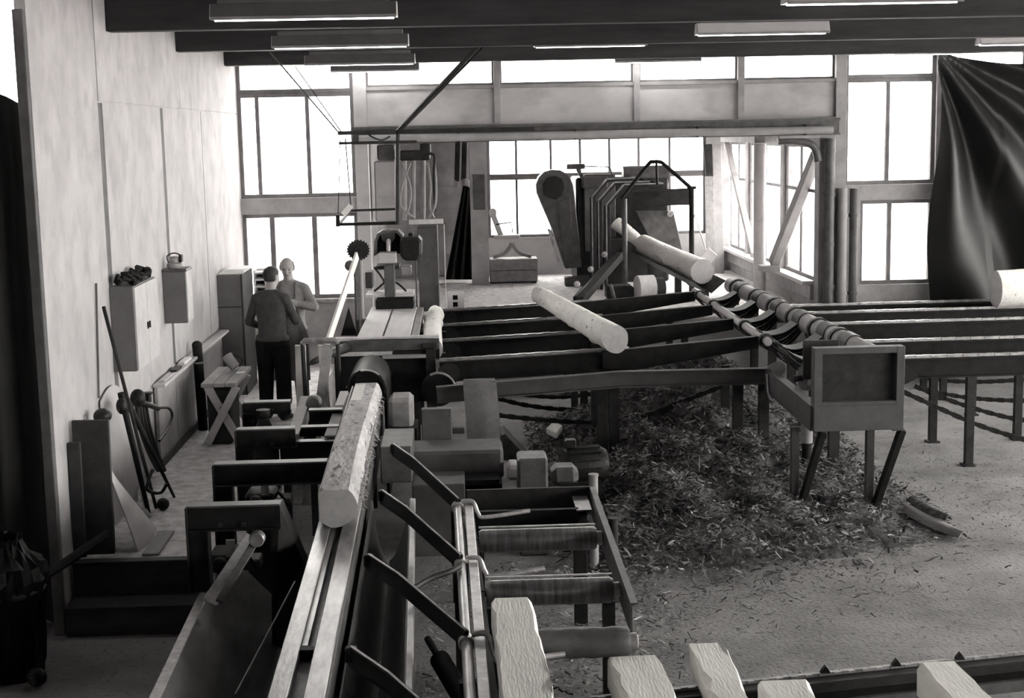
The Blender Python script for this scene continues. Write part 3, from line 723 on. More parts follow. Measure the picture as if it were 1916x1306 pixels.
# chamfered arches of the feed works
for i, (xa, ya, xt, yt, xe, ye, Y) in enumerate(((1109, 369, 1136, 337, 1190, 334, 24.6), (1121, 376, 1150, 343, 1215, 341, 24.2), (1136, 384, 1168, 347, 1240, 345, 23.8))):
    t = thing('feed_arch', 'chamfered steel feed arch before the debarker, %s from the belt guard' % ('first', 'second', 'third')[i], 'arch', (at(xa, ya, Y).x, Y, ZR), 'feed arches of the debarker')
    A, B, C = at(xa, ya, Y), at(xt, yt, Y), at(xe, ye, Y)
    foot = V((A.x, Y, ZR))
    for nm, p, q in (('upright', foot, A), ('chamfer', A, B), ('crossbar', B, C)):
        MB().bar(p, q, .05 if nm != 'upright' else .09, .16, up=(0, 1, 0)).build(nm, 'steel_dark', t, bevel=.004)
        o = (q - p).normalized(); s = V((0, 1, 0)).cross(o); s = s if s.x < 0 or (abs(s.x) < .3 and s.z > 0) else -s
        MB().bar(p + V((0, -.085, 0)) + s * .02, q + V((0, -.085, 0)) + s * .02, .022, .012, up=(0, 1, 0)).build('lit_edge_strip', 'steel_worn', t)  # paler steel paints the window light on the flange edges
    MB().bar(V((C.x, Y, C.z)), V((C.x, 25.26, C.z)), .05, .05).build('tie_bar', 'steel_dark', t)
# tent-shaped pipe frame
tf = thing('tent_frame', 'dark tent-shaped pipe frame over the debarker trough', 'frame', at(1230, 490, 23.4))
Y = 23.4
MB().tube(bez([at(1162, 372, Y), at(1212, 309, Y), at(1222, 303, Y), at(1234, 303, Y), at(1244, 309, Y), at(1294, 353, Y)], 5), .032, 10).build('ridge_pipe', 'steel_black', tf, smooth=True)
MB().tube([at(1228, 304, Y), at(1230, 346, Y)], .02, 8).build('hanger', 'steel_black', tf, smooth=True)
a = at(1168, 372, Y); MB().tube([a, V((a.x, Y, ZR))], .045, 10).build('post', 'steel_grey', tf, smooth=True)
a = at(1294, 352, Y); MB().tube([a, V((a.x, Y, ZR))], .045, 10).build('post', 'steel_black', tf, smooth=True)
MB().bar(at(1286, 352, Y), at(1302, 351, Y), .05, .05).build('cap', 'steel_black', tf)
MB().tube([at(1297, 395, Y), at(1322, 470, Y - .3)], .012, 6).build('stay', 'steel_bright', tf, smooth=True)
MB().prism([at(1308, 487, 23), at(1326, 464, 23), at(1342, 478, 23), at(1326, 500, 23)], (0, .03, .01)).build('flag_plate', 'enamel_white', tf)
# debarker trough and inclined offcut chute
tr = thing('debarker_trough', 'dark V trough carrying logs away from the debarker', 'trough', at(1250, 540, 23))
ln, lf = at(1312, 508, 22.3), at(1207, 458, 24.6)
def lax(Y): return ln + (lf - ln) * ((Y - ln.y) / (lf.y - ln.y))
for s in (-1, 1):
    rows = [[lax(Y) + V((s * .03, 0, -.275)), lax(Y) + V((s * .25, 0, -.085))] for Y in (24.6, 22.0)]
    MB().sheet(rows, .015).build('side_plate', 'steel_dark', tr)
for Y in (24.35, 23.2, 22.15):
    p = lax(Y); MB().box((p.x - .05, Y - .05, ZR), (p.x + .05, Y + .05, p.z - .265)).build('leg', 'steel_dark', tr)
ch = thing('offcut_chute', 'dark inclined channel sloping down from the feed arches', 'chute', at(1075, 556, 21.5))
MB().channel(at(1165, 472, 23.3), at(1090, 558, 21.6), .12, .12, .02, 1).build('side_rail', 'steel_dark', ch)
MB().channel(at(1140, 482, 23.5), at(1072, 556, 21.8), .12, .12, .02, -1).build('side_rail', 'steel_black', ch)
MB().prism([at(1165, 474, 23.3), at(1146, 480, 23.5), at(1076, 557, 21.7), at(1092, 559, 21.6)], (0, 0, .02)).build('bed_plate', 'steel_dark', ch)
for k in range(3):
    p = at(1148 - 25 * k, 485 + 28 * k, 23.2 - .6 * k); MB().ball(p + V((-.15, 0, .08)), .05, 8, 6).build('lump_of_bark', 'bark_chip_light', ch)
dr = thing('drive_drum', 'pale belt drum of the drive below the debarker trough', 'drum', at(1205, 560, 21.9))
MB().lathe(at(1192, 540, 21.9), (1, .2, 0), [(0, .12), (0, .20), (.26, .20), (.26, .1)], 26).build('drum', 'board_light', dr, smooth=True)
MB().lathe(at(1192, 540, 21.9) + V((.27, .05, 0)), (1, .2, 0), [(0, .16), (.14, .16), (.16, .1)], 22).build('hub', 'steel_dark', dr, smooth=True)
MB().box(at(1136, 562, 22.0), at(1186, 535, 22.0) + V((0, .4, 0))).build('motor_box', 'steel_dark', dr, bevel=.03)
MB().tube([at(1150, 560, 21.7), at(1143, 535, 21.9)], .03, 8).build('lever', 'steel_grey', dr, smooth=True)
MB().box(V((at(1136, 562, 22.0).x, 21.9, ZR)), at(1220, 562, 22.0) + V((0, .4, -.0))).build('base', 'steel_dark', dr)

# grinder on a crate, column and covers in the bay
cr = thing('tool_crate', 'grey wooden crate under the tool stand in the bay', 'crate', (at(960, 515, 25.6).x, 25.6, ZR))
a, b = at(917, 513, 25.6), at(1005, 482, 25.6)
for k in range(2):
    z0 = ZR + .03 + k * (b.z - ZR - .03) / 2; MB().box((a.x, 25.5, z0), (b.x, 26.0, z0 + (b.z - ZR - .03) / 2 - .01)).build('board', 'board_mid', cr, bevel=.006)
for x in (a.x + .02, b.x - .1): MB().box((x, 25.48, ZR), (x + .08, 26.02, ZR + .03)).build('runner', 'board_dark', cr)
ts = thing('tool_stand', 'small iron tool stand with splayed curved legs on the crate', 'stand', (at(958, 482, 25.7).x, 25.7, b.z))
Z = b.z
for sgn in (-1, 1):
    c = at(958, 455, 25.7)
    MB().tube(bez([c, c + V((sgn * .06, 0, -.10)), c + V((sgn * .16, 0, -.19)), V((c.x + sgn * .34, 25.7, Z + .02))], 8), .035, 10).build('leg', 'beam_grey', ts, smooth=True)
MB().box(at(925, 448, 25.6), at(972, 438, 25.9)).build('saddle', 'lintel_board', ts, bevel=.02)
MB().bar(at(921, 398, 25.8), at(938, 443, 25.8), .1, .10, up=(0, 1, 0)).build('arm', 'lintel_board', ts, bevel=.02)
MB().ball(at(922, 398, 25.8), .07, 12, 8, (1, .6, 1.2)).build('head', 'lintel_board', ts, smooth=True)
MB().tube([at(928, 420, 25.7), at(957, 416, 25.7), at(959, 436, 25.7)], .014, 6).build('handle', 'steel_dark', ts, smooth=True)
cl = thing('bay_column', 'pale square column with a worn notice panel in the bay', 'column', (at(899, 515, 25.4).x, 25.4, ZR))
a = at(883, 515, 25.4); b = at(915, 515, 25.4)
MB().box((a.x, 25.4, ZR), (b.x, 25.7, 3.9)).build('shaft', 'plaster', cl, bevel=.006)
MB().box((a.x + .06, 25.37, at(0, 412, 25.4).z), (b.x - .04, 25.4, at(0, 345, 25.4).z)).build('notice_panel', 'steel_grey', cl, bevel=.004)
rows = []
for i in range(14):
    t = i / 13
    xa = 868 - 34 * t + 0; xb = 884
    rows.append([at(xa + (xb - xa) * j / 14, 342 + t * 181, 25.9 + .05 * math.sin(j * 1.3)) for j in range(15)])
tag(MB().sheet(rows, .015).build('dust_cover', 'black_cloth', smooth=True), 'black cloth cover draped beside the pale column', 'cover')
tag(MB().sheet([[at(850 + 34 * j / 8, y + 3 * math.sin(j), 25.8 + .03 * math.sin(j * 2)) for j in range(9)] for y in (337, 343, 350)], .04).build('folded_cloth', 'lintel_board', smooth=True), 'pale folded cloth on top of the black cover', 'cloth')
for i, (xa, xb) in enumerate(((853, 862), (864, 876))):
    tag(MB().bar(at((xa + xb) / 2 - 3, 345, 26.3), at((xa + xb) / 2, 226, 26.3), .09, .05, up=(0, 1, 0)).build('curtain_strip', 'rag'), ('narrow dark strip' if i == 0 else 'wide dark strip') + ' hanging behind the pale column', 'cloth strip')
# machine with hoses behind the saw carriage
hm = thing('hydraulic_unit', 'grey hydraulic unit with hoses behind the saw carriage', 'machine', (at(780, 520, 21.6).x, 21.6, ZR))
Y = 21.6
def Q(px, py, dy=0): return at(px, py, Y + dy)
MB().box(Q(703, 415, .3), Q(742, 300, .9)).build('tank', 'lintel_board', hm, bevel=.02)
MB().box(Q(706, 300, .3), Q(740, 270, .9)).build('tank_head', 'steel_grey', hm, bevel=.02)
MB().box(Q(748, 301, .1), Q(805, 280, .7)).build('manifold', 'steel_dark', hm, bevel=.02)
MB().box(Q(786, 286, .1), Q(806, 268, .6)).build('valve', 'steel_dark', hm, bevel=.01)
for x, m in ((757, 'lintel_board'), (773, 'enamel_grey'), (792, 'beam_grey')):
    MB().tube([Q(x, 412, .3), Q(x, 300, .3)], .035, 10).build('riser_pipe', m, hm, smooth=True)
for k, (xa, xb, xc) in enumerate(((752, 768, 757), (768, 752, 776), (813, 816, 802), (800, 806, 812))):
    MB().tube(bez([Q(xa, 305, .15), Q(xb, 350, .1), Q(xb - 2, 385, .1), Q(xc, 408, .15)], 8), .018, 8).build('hose', 'enamel_grey', hm, smooth=True)
MB().tube(bez([Q(790, 292, .1), Q(812, 290, .1), Q(812, 330, .1), Q(814, 395, .2)], 8), .02, 8).build('hose', 'steel_dark', hm, smooth=True)
t_ = [(Q(765, 420), Q(828, 410)), (Q(818, 545), Q(830, 420))]
MB().box(Q(765, 420), Q(829, 409, .12)).build('cabinet_rim', 'board_light', hm, bevel=.004)
MB().box(V((Q(820, 0).x, Y, ZR)), Q(830, 420, .12)).build('cabinet_post', 'board_light', hm, bevel=.004)
MB().box(V((Q(768, 0).x, Y + .1, ZR)), Q(819, 420, .7)).build('cabinet', 'steel_paint', hm, bevel=.01)
# small white box with two square holes in front of the bay floor
lb = thing('socket_box', 'small white box with two square holes before the bay floor', 'box', (at(852, 580, 20.17).x, 20.17, 0))
a, b = at(838, 590, 20.12), at(868, 546, 20.12)
h0, h1 = at(852, 570, 20.12), at(852, 557, 20.12); xc = h0.x
zz = [0, h0.z - .035, h0.z + .035, h1.z - .035, h1.z + .035, b.z]
bm_ = MB().box((a.x, 20.18, 0), (b.x, 20.25, b.z))     # back, then the front with two real openings
for q in (0, 2, 4): bm_.box((xc - .035, 20.12, zz[q]), (xc + .035, 20.18, zz[q + 1]))
bm_.box((a.x, 20.12, 0), (xc - .035, 20.18, b.z)); bm_.box((xc + .035, 20.12, 0), (b.x, 20.18, b.z))
bm_.build('body', 'enamel_white', lb)
for hz_ in (h0.z, h1.z): MB().box((xc - .034, 20.172, hz_ - .034), (xc + .034, 20.179, hz_ + .034)).build('hole_shade', 'rubber', lb)  # black sheets painting the darkness inside the two holes
for i, (xa, xb, py, m) in enumerate(((775, 820, 520, 'board_mid'), (862, 885, 518, 'board_light'), (778, 812, 514, 'board_light'), (930, 958, 517, 'board_mid'))):
    p, q = at(xa, py, 20.9), at(xb, py + 1, 20.9)
    tag(MB().box((p.x, 20.8, ZR + .03 * (i == 2)), (q.x, 21.0, ZR + .03 + .03 * (i == 2))).build('wood_offcut', m, bevel=.004), ['grey board offcut lying at the front of the bay floor', 'short pale offcut lying beside the pale column foot', 'thin pale slat lying on the grey board offcut', 'brown offcut lying before the tool crate'][i], 'offcut')

# ------------------------------------------------------------------ saw carriage
sc_ = thing('saw_carriage', 'sawing carriage with planked track, hooded saw and dark motor', 'saw', (-.55, 17, 0))
zt2 = 1.45
A = atz(672, 632, zt2); B = atz(700, 574, zt2); C = atz(775, 632, zt2); D = atz(780, 574, zt2)
yn, yf = A.y, B.y
xa, xm, xb_, xe = atz(668, 630, zt2).x, atz(716, 630, zt2).x, atz(768, 630, zt2).x, atz(781, 630, zt2).x
MB().box((xa, yn, zt2 - .06), (xm - .012, yf, zt2)).build('track_plank', 'board_light', sc_, bevel=.004)
MB().box((xm + .012, yn, zt2 - .06), (xb_ - .01, yf, zt2)).build('track_plank', 'board_light', sc_, bevel=.004)
MB().box((xb_, yn, zt2 - .10), (xe, yf, zt2 - .02)).build('track_plank', 'board_mid', sc_, bevel=.004)
for s in (.4, 2.2): MB().box((xa - .1, yn + s, zt2 - .2), (xe, yn + s + .1, zt2 - .062)).build('sleeper', 'steel_dark', sc_)
for s in (.4, 2.2): MB().box((xe - .08, yn + s, 1.12), (xe + .30, yn + s + .09, 1.192)).build('log_arm', 'steel_dark', sc_)
for xx in (xa, xe - .1):
    for yy in (yn + .4, yn + 2.2): MB().box((xx, yy, 0), (xx + .09, yy + .09, zt2 - .2)).build('leg', 'steel_dark', sc_)
# front cross boards
p, q = at(628, 634, yn), at(822, 634, yn)
MB().box((p.x, yn - .09, zt2 - .01), (q.x, yn - .005, zt2 + .015)).build('front_ledge', 'board_light', sc_, bevel=.004)
MB().box((p.x, yn - .09, zt2 - .14), (q.x, yn - .03, zt2 - .02)).build('front_board', 'steel_grey', sc_, bevel=.004)
MB().box((p.x + .05, yn - .11, zt2 - .19), (q.x - .5, yn - .03, zt2 - .145)).build('front_strip', 'board_light', sc_, bevel=.003)
MB().box((q.x - .52, yn - .12, zt2 - .24), (q.x, yn - .04, zt2 - .145)).build('front_strip', 'steel_black', sc_, bevel=.003)
MB().box((p.x - .02, yn - .04, .72), (q.x - .1, yn + .02, zt2 - .2)).build('skirt_plate', 'steel_black', sc_, bevel=.006)
p2 = at(715, 668, yn - .15); q2 = at(797, 664, yn - .15)
MB().box((p2.x, yn - .17, p2.z - .02), (q2.x, yn - .05, p2.z + .02)).build('skirt_edge', 'enamel_grey', sc_, bevel=.003)
a = at(806, 650, yn - .1); MB().box((a.x - .06, yn - .16, 0), (a.x + .05, yn - .06, a.z)).build('front_post', 'steel_dark', sc_, bevel=.006)
MB().box((a.x - .1, yn - .18, a.z), (a.x + .07, yn - .04, a.z + .05)).build('post_cap', 'steel_dark', sc_, bevel=.006)
# saw head
Y = yf - .2
def S(px, py, dy=0): return at(px, py, Y + dy)
MB().box(V((S(684, 0).x, Y - .1, zt2)), S(776, 552, .4)).build('head_base', 'steel_black', sc_, bevel=.008)
MB().box(S(684, 552, -.1), S(776, 546, .45)).build('head_ledge', 'board_light', sc_)
MB().box(S(720, 556, -.15), S(739, 493, .0)).build('head_column', 'steel_paint', sc_, bevel=.01)
MB().box(S(708, 493, -.2), S(743, 470, .1)).build('head_block', 'cupboard_lit_tone', sc_, bevel=.008)
MB().box(S(702, 505, -.1), S(750, 492, .3)).build('head_bracket', 'steel_dark', sc_, bevel=.01)
hood = [S(699, 478), S(700, 452), S(706, 437), S(716, 431), S(744, 431), S(753, 440), S(757, 455), S(757, 478)]
hi = [S(704, 478), S(705, 453), S(710, 441), S(718, 436), S(742, 436), S(749, 443), S(752, 456), S(752, 478)]
mb = MB(); ho = MB()
for k in range(7): ho.add([hood[k], hood[k + 1], hi[k + 1], hi[k], hood[k] + V((0, .42, 0)), hood[k + 1] + V((0, .42, 0)), hi[k + 1] + V((0, .42, 0)), hi[k] + V((0, .42, 0))], [(0, 1, 2, 3), (7, 6, 5, 4), (0, 4, 5, 1), (3, 2, 6, 7)])
ho.build('hood', 'steel_grey', sc_)
MB().prism([p + V((0, .30, 0)) for p in hi], (0, .03, 0)).build('hood_back', 'steel_black', sc_)
MB().tube([S(727, 470, 0), S(727, 450, 0), S(727, 447, 0)], [.03, .03, .015], 10).build('spindle', 'steel_bright', sc_, smooth=True)
MB().lathe(S(726, 442, .1), (0, 1, 0), [(0, .03), (0, .09), (.05, .09)], 16).build('spindle_cap', 'steel_grey', sc_, smooth=True)
mo = [S(749, 476), S(749, 450), S(755, 443), S(783, 443), S(789, 450), S(789, 476), S(783, 487), S(756, 487)]
MB().prism([p + V((0, -.1, 0)) for p in mo], (0, .5, 0)).build('motor', 'cast_iron', sc_, bevel=.03)
MB().box(S(764, 444, .0), S(774, 434, .15)).build('motor_terminal', 'cast_iron', sc_, bevel=.01)
MB().box(V((S(764, 0).x, Y, zt2)), S(777, 487, .12)).build('motor_post', 'steel_dark', sc_, bevel=.01)
MB().box(S(750, 515, .05), S(770, 495, .3)).build('switch_box', 'enamel_grey', sc_, bevel=.008)
MB().tube(bez([S(700, 545, .1), S(712, 535, .1), S(718, 525, .1), S(700, 500, .1)], 8), .015, 6).build('cable', 'steel_dark', sc_, smooth=True)
MB().tube(bez([S(740, 528, .1), S(750, 535, .1), S(760, 545, .1)], 8), .015, 6).build('cable', 'steel_dark', sc_, smooth=True)
MB().box(S(684, 540, .2), S(699, 505, .5)).build('side_box', 'steel_paint', sc_, bevel=.01)
# toothed blade on its stand left of the head
sb = thing('saw_blade_stand', 'toothed dark saw blade on a stand beside the carriage', 'saw blade', (at(670, 640, 17.6).x, 17.6, .47))
c = at(670, 468, 17.6); ring = []
for k in range(44):
    a = 2 * math.pi * k / 44; r = .135 if k % 2 else .115
    ring.append(c + V((r * math.cos(a) * 1.1, 0, r * math.sin(a))))
MB().prism(ring, (0, .012, 0)).build('blade', 'steel_dark', sb)
MB().lathe(c + V((0, -.05, 0)), (0, 1, 0), [(0, .04), (.1, .04)], 14).build('arbor', 'steel_dark', sb, smooth=True)
MB().ball(at(655, 497, 17.6), .07, 10, 8).build('knob', 'steel_grey', sb, smooth=True)
for x, m in ((664, 'steel_grey'), (674, 'beam_grey')):
    p = at(x, 480, 17.65); MB().tube([V((p.x, 17.66, .9)), p], .025, 8).build('post', m, sb, smooth=True)
MB().box(V((at(655, 0, 17.6).x, 17.5, .0)), V((at(690, 0, 17.6).x, 17.8, .9))).build('pedestal', 'steel_dark', sb, bevel=.01)
MB().prism([at(638, 628, 17), at(668, 628, 17), at(652, 575, 17)], (0, .05, 0)).build('gusset', 'steel_black', sb)
lbd = MB().bar(at(668, 478, 17.5), at(604, 668, 15.6), .10, .03, up=(1, 0, .2)).build('long_board', 'wood_pale', bevel=.003)
tag(lbd, 'long pale board slanting down from the toothed saw blade', 'board')
MB_ = None
# hanging cradle and its rods
hc = thing('hanging_cradle', 'suspended steel cradle hung from rods over the carriage', 'cradle', at(690, 400, 18.2))
Y = 18.2
def H(px, py, dy=0): return at(px, py, Y + dy)
MB().bar(H(632, 249), H(1000, 241), .06, .05).build('top_rail', 'steel_dark', hc)
MB().bar(H(634, 268), H(780, 265), .05, .035).build('lower_rail', 'steel_dark', hc)
MB().tube([H(744, 250), H(744, 420)], .03, 8).build('hanger_post', 'steel_dark', hc, smooth=True)
MB().tube([H(637, 252), H(632, 420)], .006, 6).build('wire', 'steel_dark', hc)
MB().tube([H(646, 258), H(657, 392)], .008, 6).build('wire', 'steel_dark', hc)
MB().bar(H(630, 420), H(746, 417), .04, .04).build('cradle_bar', 'steel_black', hc)
MB().bar(H(655, 394, .6), H(744, 391, .6), .03, .03).build('cradle_bar', 'steel_dark', hc)
MB().bar(H(632, 402), H(632, 424), .05, .05, up=(0, 1, 0)).build('cradle_end', 'steel_black', hc)
MB().bar(H(657, 384), H(642, 402), .07, .02, up=(0, 1, 0)).build('tag_board', 'wood_pale', hc)
MB().bar(H(744, 391, .6), H(744, 418), .03, .03).build('cradle_side', 'steel_dark', hc); MB().bar(H(655, 394, .6), H(634, 420), .03, .03).build('cradle_side', 'steel_dark', hc)
MB().tube([H(632, 246), at(480, 68, 16.3)], .010, 6).build('stay_rod', 'steel_dark', hc)
MB().tube([H(638, 246), at(552, 124, 19.4)], .008, 6).build('stay_rod', 'steel_dark', hc)
MB().tube([H(742, 248), at(918, 62, 16.3)], .028, 8).build('stay_pipe', 'steel_dark', hc, smooth=True)
MB().tube([H(748, 246), at(926, 66, 16.5)], .014, 8).build('stay_rod', 'steel_dark', hc, smooth=True)
MB().tube(bez([H(690, 252), H(700, 258), H(715, 262), H(730, 255)], 6), .012, 6).build('cable', 'steel_dark', hc)
# ------------------------------------------------------------------ log bed of the edging line
bd = thing('log_bed', 'long steel log bed with a slotted channel', 'machine bed', (-.8, 8, 0))
zb = .95
F_, N_ = atz(627, 1000, zb), atz(553, 1306, zb); bdir = (N_ - F_).normalized()
def bp(y, s=0, z=0):                                   # point on the bed axis at depth y, s to the right, z above the bed top
    return V((F_.x + bdir.x / bdir.y * (y - F_.y) + s, y, zb + z))
def bbar(y0, y1, s0, s1, z0, z1, nm, m, bev=0, par=None):
    p = [bp(y0, s0, z0), bp(y0, s1, z0), bp(y0, s1, z1), bp(y0, s0, z1)]
    return MB().prism(p, bp(y1) - bp(y0)).build(nm, m, par or bd, bevel=bev)
bbar(5.2, 14.2, -.142, -.045, -.12, 0, 'rail', 'steel_worn', .005)
bbar(5.2, 14.2, .035, .142, -.12, 0, 'rail', 'steel_worn', .005)
bbar(5.2, 14.2, -.045, .035, -.13, -.075, 'slot_floor', 'steel_grey')
bbar(7.6, 10.1, -.044, -.012, -.074, -.03, 'slot_glint', 'steel_worn')  # pale strip standing in for a reflection along the slot
bbar(5.2, 14.2, .142, .155, -.14, -.015, 'side_plate', 'steel_grey')
bbar(5.2, 14.2, -.14, .142, -.45, -.14, 'web', 'steel_dark')
for y in (6.2, 8.2, 10.2, 12.2, 14.0): MB().box((bp(y).x - .1, y, 0), (bp(y).x + .1, y + .12, .5)).build('leg', 'steel_dark', bd)
bbar(7.5, 7.56, -.045, .035, -.074, -.02, 'slot_stop', 'steel_black')
# half-squared log on the bed
lg = log('half_sawn_log', 'half-squared log with furry bark edge on the log bed', bp(9.88, .005, .150), bp(14.35, .02, .156), .150, .150, m='bark_grey', seed=21, knots=4, flat=(-.115, .115))
bbar(9.9, 14.3, -.125, -.111, .05, .24, 'sawn_side', 'wood_pale', par=lg)
bbar(9.9, 14.3, -.09, .01, .252, .265, 'sawn_top', 'wood_pale', par=lg)
rnd = random.Random(4); mb = MB()                     # loose bark fibres along the log edge
for k in range(170):
    y = rnd.uniform(10.2, 14.2); a = rnd.uniform(-1.2, .5); r = .15
    p = bp(y, .012 + r * math.cos(a), .147 + r * math.sin(a)); q = p + V((rnd.uniform(.01, .05), rnd.uniform(-.06, .06), rnd.uniform(-.07, .01)))
    mb.bar(p, q, .006, .003)
f = mb.build('bark_fibres', 'bark_chip_light', lg); f['kind'] = 'stuff'
# hood over the log where it leaves the saw
hd = thing('log_hood', 'dark saw hood over the half-sawn log with a bright rim', 'hood', (-.8, 14.6, 0))
hx = bp(14.45).x + .01; hz = zb + .2
rows = []
for i in range(11):
    a = math.pi * i / 10
    rows.append([(hx + .185 * math.cos(a), 14.42, hz + .175 * math.sin(a)), (hx + .185 * math.cos(a), 15.4, hz + .175 * math.sin(a))])
MB().sheet(rows, .02).build('shell', 'steel_black', hd, smooth=True)
MB().tube([(hx + .19 * math.cos(a_), 14.41, hz + .18 * math.sin(a_)) for a_ in [math.pi * k / 12 for k in range(3, 8)]], .009, 6).build('rim', 'steel_bright', hd, smooth=True)
for s in (-1, 1): MB().box((hx + s * .19 - .015, 14.42, 0), (hx + s * .19 + .015, 15.4, hz)).build('side_plate', 'steel_black', hd)

# steel chute left of the bed
cu_ = thing('steel_chute', 'large worn steel chute plate sloping beside the log bed', 'chute', (-1.5, 9, 0))
xe = line(372, 1150, 300, 1306, .66)
rows = []
for i in range(10):
    y = 5.6 + i * .525
    rows.append([(xe(y) + .60 * s - .05 * math.sin(s * 3), y, .66 - .60 * s ** 1.15) for s in [k / 8 for k in range(9)]])
MB().sheet(rows, .012).build('plate', 'chute_steel', cu_, smooth=True)
for x0, x1, z0, z1, nm, m in ((-.06, .005, .62, .672, 'top_flange', 'steel_bright'), (-.05, -.03, 0, .62, 'side_plate', 'steel_dark')):
    MB().prism([(xe(5.6) + x0, 5.6, z0), (xe(5.6) + x1, 5.6, z0), (xe(5.6) + x1, 5.6, z1), (xe(5.6) + x0, 5.6, z1)], (xe(10.33) - xe(5.6), 4.73, 0)).build(nm, m, cu_, bevel=.004)
a_, b_ = at(523, 947, 9.5), at(598, 1110, 9.9)
MB().prism([a_, V((b_.x, 9.8, b_.z)), V((b_.x - .1, 9.8, .0)), V((a_.x - .1, 9.5, .0)), V((a_.x - .06, 9.5, a_.z))], (0, .2, 0)).build('back_plate', 'steel_black', cu_)
MB().tube([at(440, 1300, 7.2), at(552, 1088, 8.9)], .006, 6).build('wire', 'steel_grey', cu_)
lv = thing('lever_rod', 'steel lever rod with a round knob leaning on the chute', 'lever', (-1.3, 9.0, .6))
k0 = at(482, 1006, 9.35)
MB().lathe(k0 + V((0, -.06, 0)), (0, 1, 0), [(0, .045), (.012, .052), (.07, .052), (.08, .04)], 18).build('knob', 'steel_worn', lv, smooth=True)
MB().bar(k0 + V((-.02, .03, -.03)), at(410, 1126, 8.85), .05, .02, up=(.4, 0, 1)).build('rod', 'steel_grey', lv, bevel=.003)
MB().bar(k0 + V((-.06, .2, -.05)), at(392, 1128, 9.0), .10, .02, up=(.5, 0, 1)).build('flat_bar', 'steel_bright', lv, bevel=.003)
# angle brackets over the chute
def bracket(label, px0, px1, py, py1, pyb, th, Y, zfoot, ext=0, xend=None):
    t = thing('gantry_bracket', label, 'bracket', (at(px0, py, Y).x, Y, zfoot), 'gantry brackets over the chute')
    A, B = at(px0, py, Y), at(px1, py1, Y); w = th
    if xend is not None: B.x = xend
    MB().box((A.x, Y, A.z - w), (B.x, Y + .03, A.z)).build('arm', 'steel_black', t, bevel=.004)
    MB().box((A.x, Y - .03, A.z), (B.x, Y + .09, A.z + .014)).build('arm_flange', 'steel_grey', t, bevel=.003)
    MB().box((A.x, Y - .03, A.z - w - .012), (B.x, Y + .09, A.z - w)).build('arm_flange', 'steel_grey' if ext else 'steel_black', t)
    MB().box((A.x, Y, zfoot), (A.x + .12, Y + .03, A.z - w)).build('post', 'steel_black', t, bevel=.004)
    MB().box((A.x - .012, Y - .03, zfoot), (A.x, Y + .09, A.z)).build('post_flange', 'steel_dark', t)
    MB().box((A.x + .12, Y - .03, zfoot), (A.x + .132, Y + .09, A.z - w)).build('post_flange', 'steel_black', t)
    for k in range(2): MB().lathe((A.x + (.35 + .25 * k) * (B.x - A.x), Y - .012, A.z - w + .03), (0, -1, 0), [(0, .016), (.02, .016)], 8).build('bolt', 'steel_dark', t)
    return t
bracket('gantry bracket with short arm above the round knob lever', 350, 524, 950, 942, 1140, .15, 9.4, .670)
bracket('gantry bracket with long arm reaching the half-sawn log', 400, 641, 871, 862, 950, .15, 10.85, .47, 1, bp(10.85).x - .128)
bracket('gantry bracket behind the long-armed one, beside the rail frame', 442, 552, 806, 800, 870, .15, 11.95, .47)
t = bracket('gantry bracket carrying the small gearbox', 455, 543, 755, 750, 800, .09, 13.2, .47)
A = at(495, 795, 13.1)
gb = thing('gearbox', 'small dark gearbox with a bottle-shaped cap on the bracket', 'gearbox', (A.x, 13.05, .47))
MB().lathe(V((A.x, 13.05, .47)), (0, 0, 1), [(0, .13), (.42, .13), (.52, .11), (.62, .06), (.66, .05), (.68, .065), (.74, .065), (.745, .03)], 16).build('body', 'cast_iron', gb, smooth=True)
MB().tube([(A.x - .22, 13.0, .98), (A.x + .20, 13.0, 1.0)], .03, 10).build('shaft', 'steel_grey', gb, smooth=True)
MB().lathe((A.x - .24, 13.0, .98), (1, 0, 0), [(0, .07), (.06, .07)], 14).build('wheel', 'cast_iron', gb, smooth=True)
# small machinery under the brackets
for i, (px, py, Y, n) in enumerate(((490, 925, 11.2, 'small dark pump under the long-armed gantry bracket'), (425, 1040, 9.8, 'dark block with a pale plate under the short-armed bracket'))):
    p = at(px, py, Y); t = thing('feed_pump', n, 'pump', (p.x, Y, 0))
    MB().box((p.x - .14, Y, .668 if i else .0), (p.x + .1, Y + .3, p.z)).build('body', 'cast_iron', t, bevel=.02)
    MB().lathe((p.x - .05, Y + .005, p.z - .06), (0, -1, 0), [(0, .055), (.06, .055), (.08, .035)], 14).build('cap', 'cast_iron', t, smooth=True)
    MB().box((p.x + .0, Y - .03, p.z + .0), (p.x + .06, Y - .01, p.z + .12)).build('plate', 'enamel_grey', t)
    MB().tube(bez([(p.x + .08, Y, p.z - .05), (p.x + .14, Y - .05, p.z + .02), (p.x + .2, Y, p.z - .1)], 6), .012, 6).build('hose', 'rubber', t)
    MB().box((p.x + .1, Y + .02, p.z - .12), (p.x + .22, Y + .2, p.z - .04)).build('valve', 'steel_grey', t, bevel=.01)
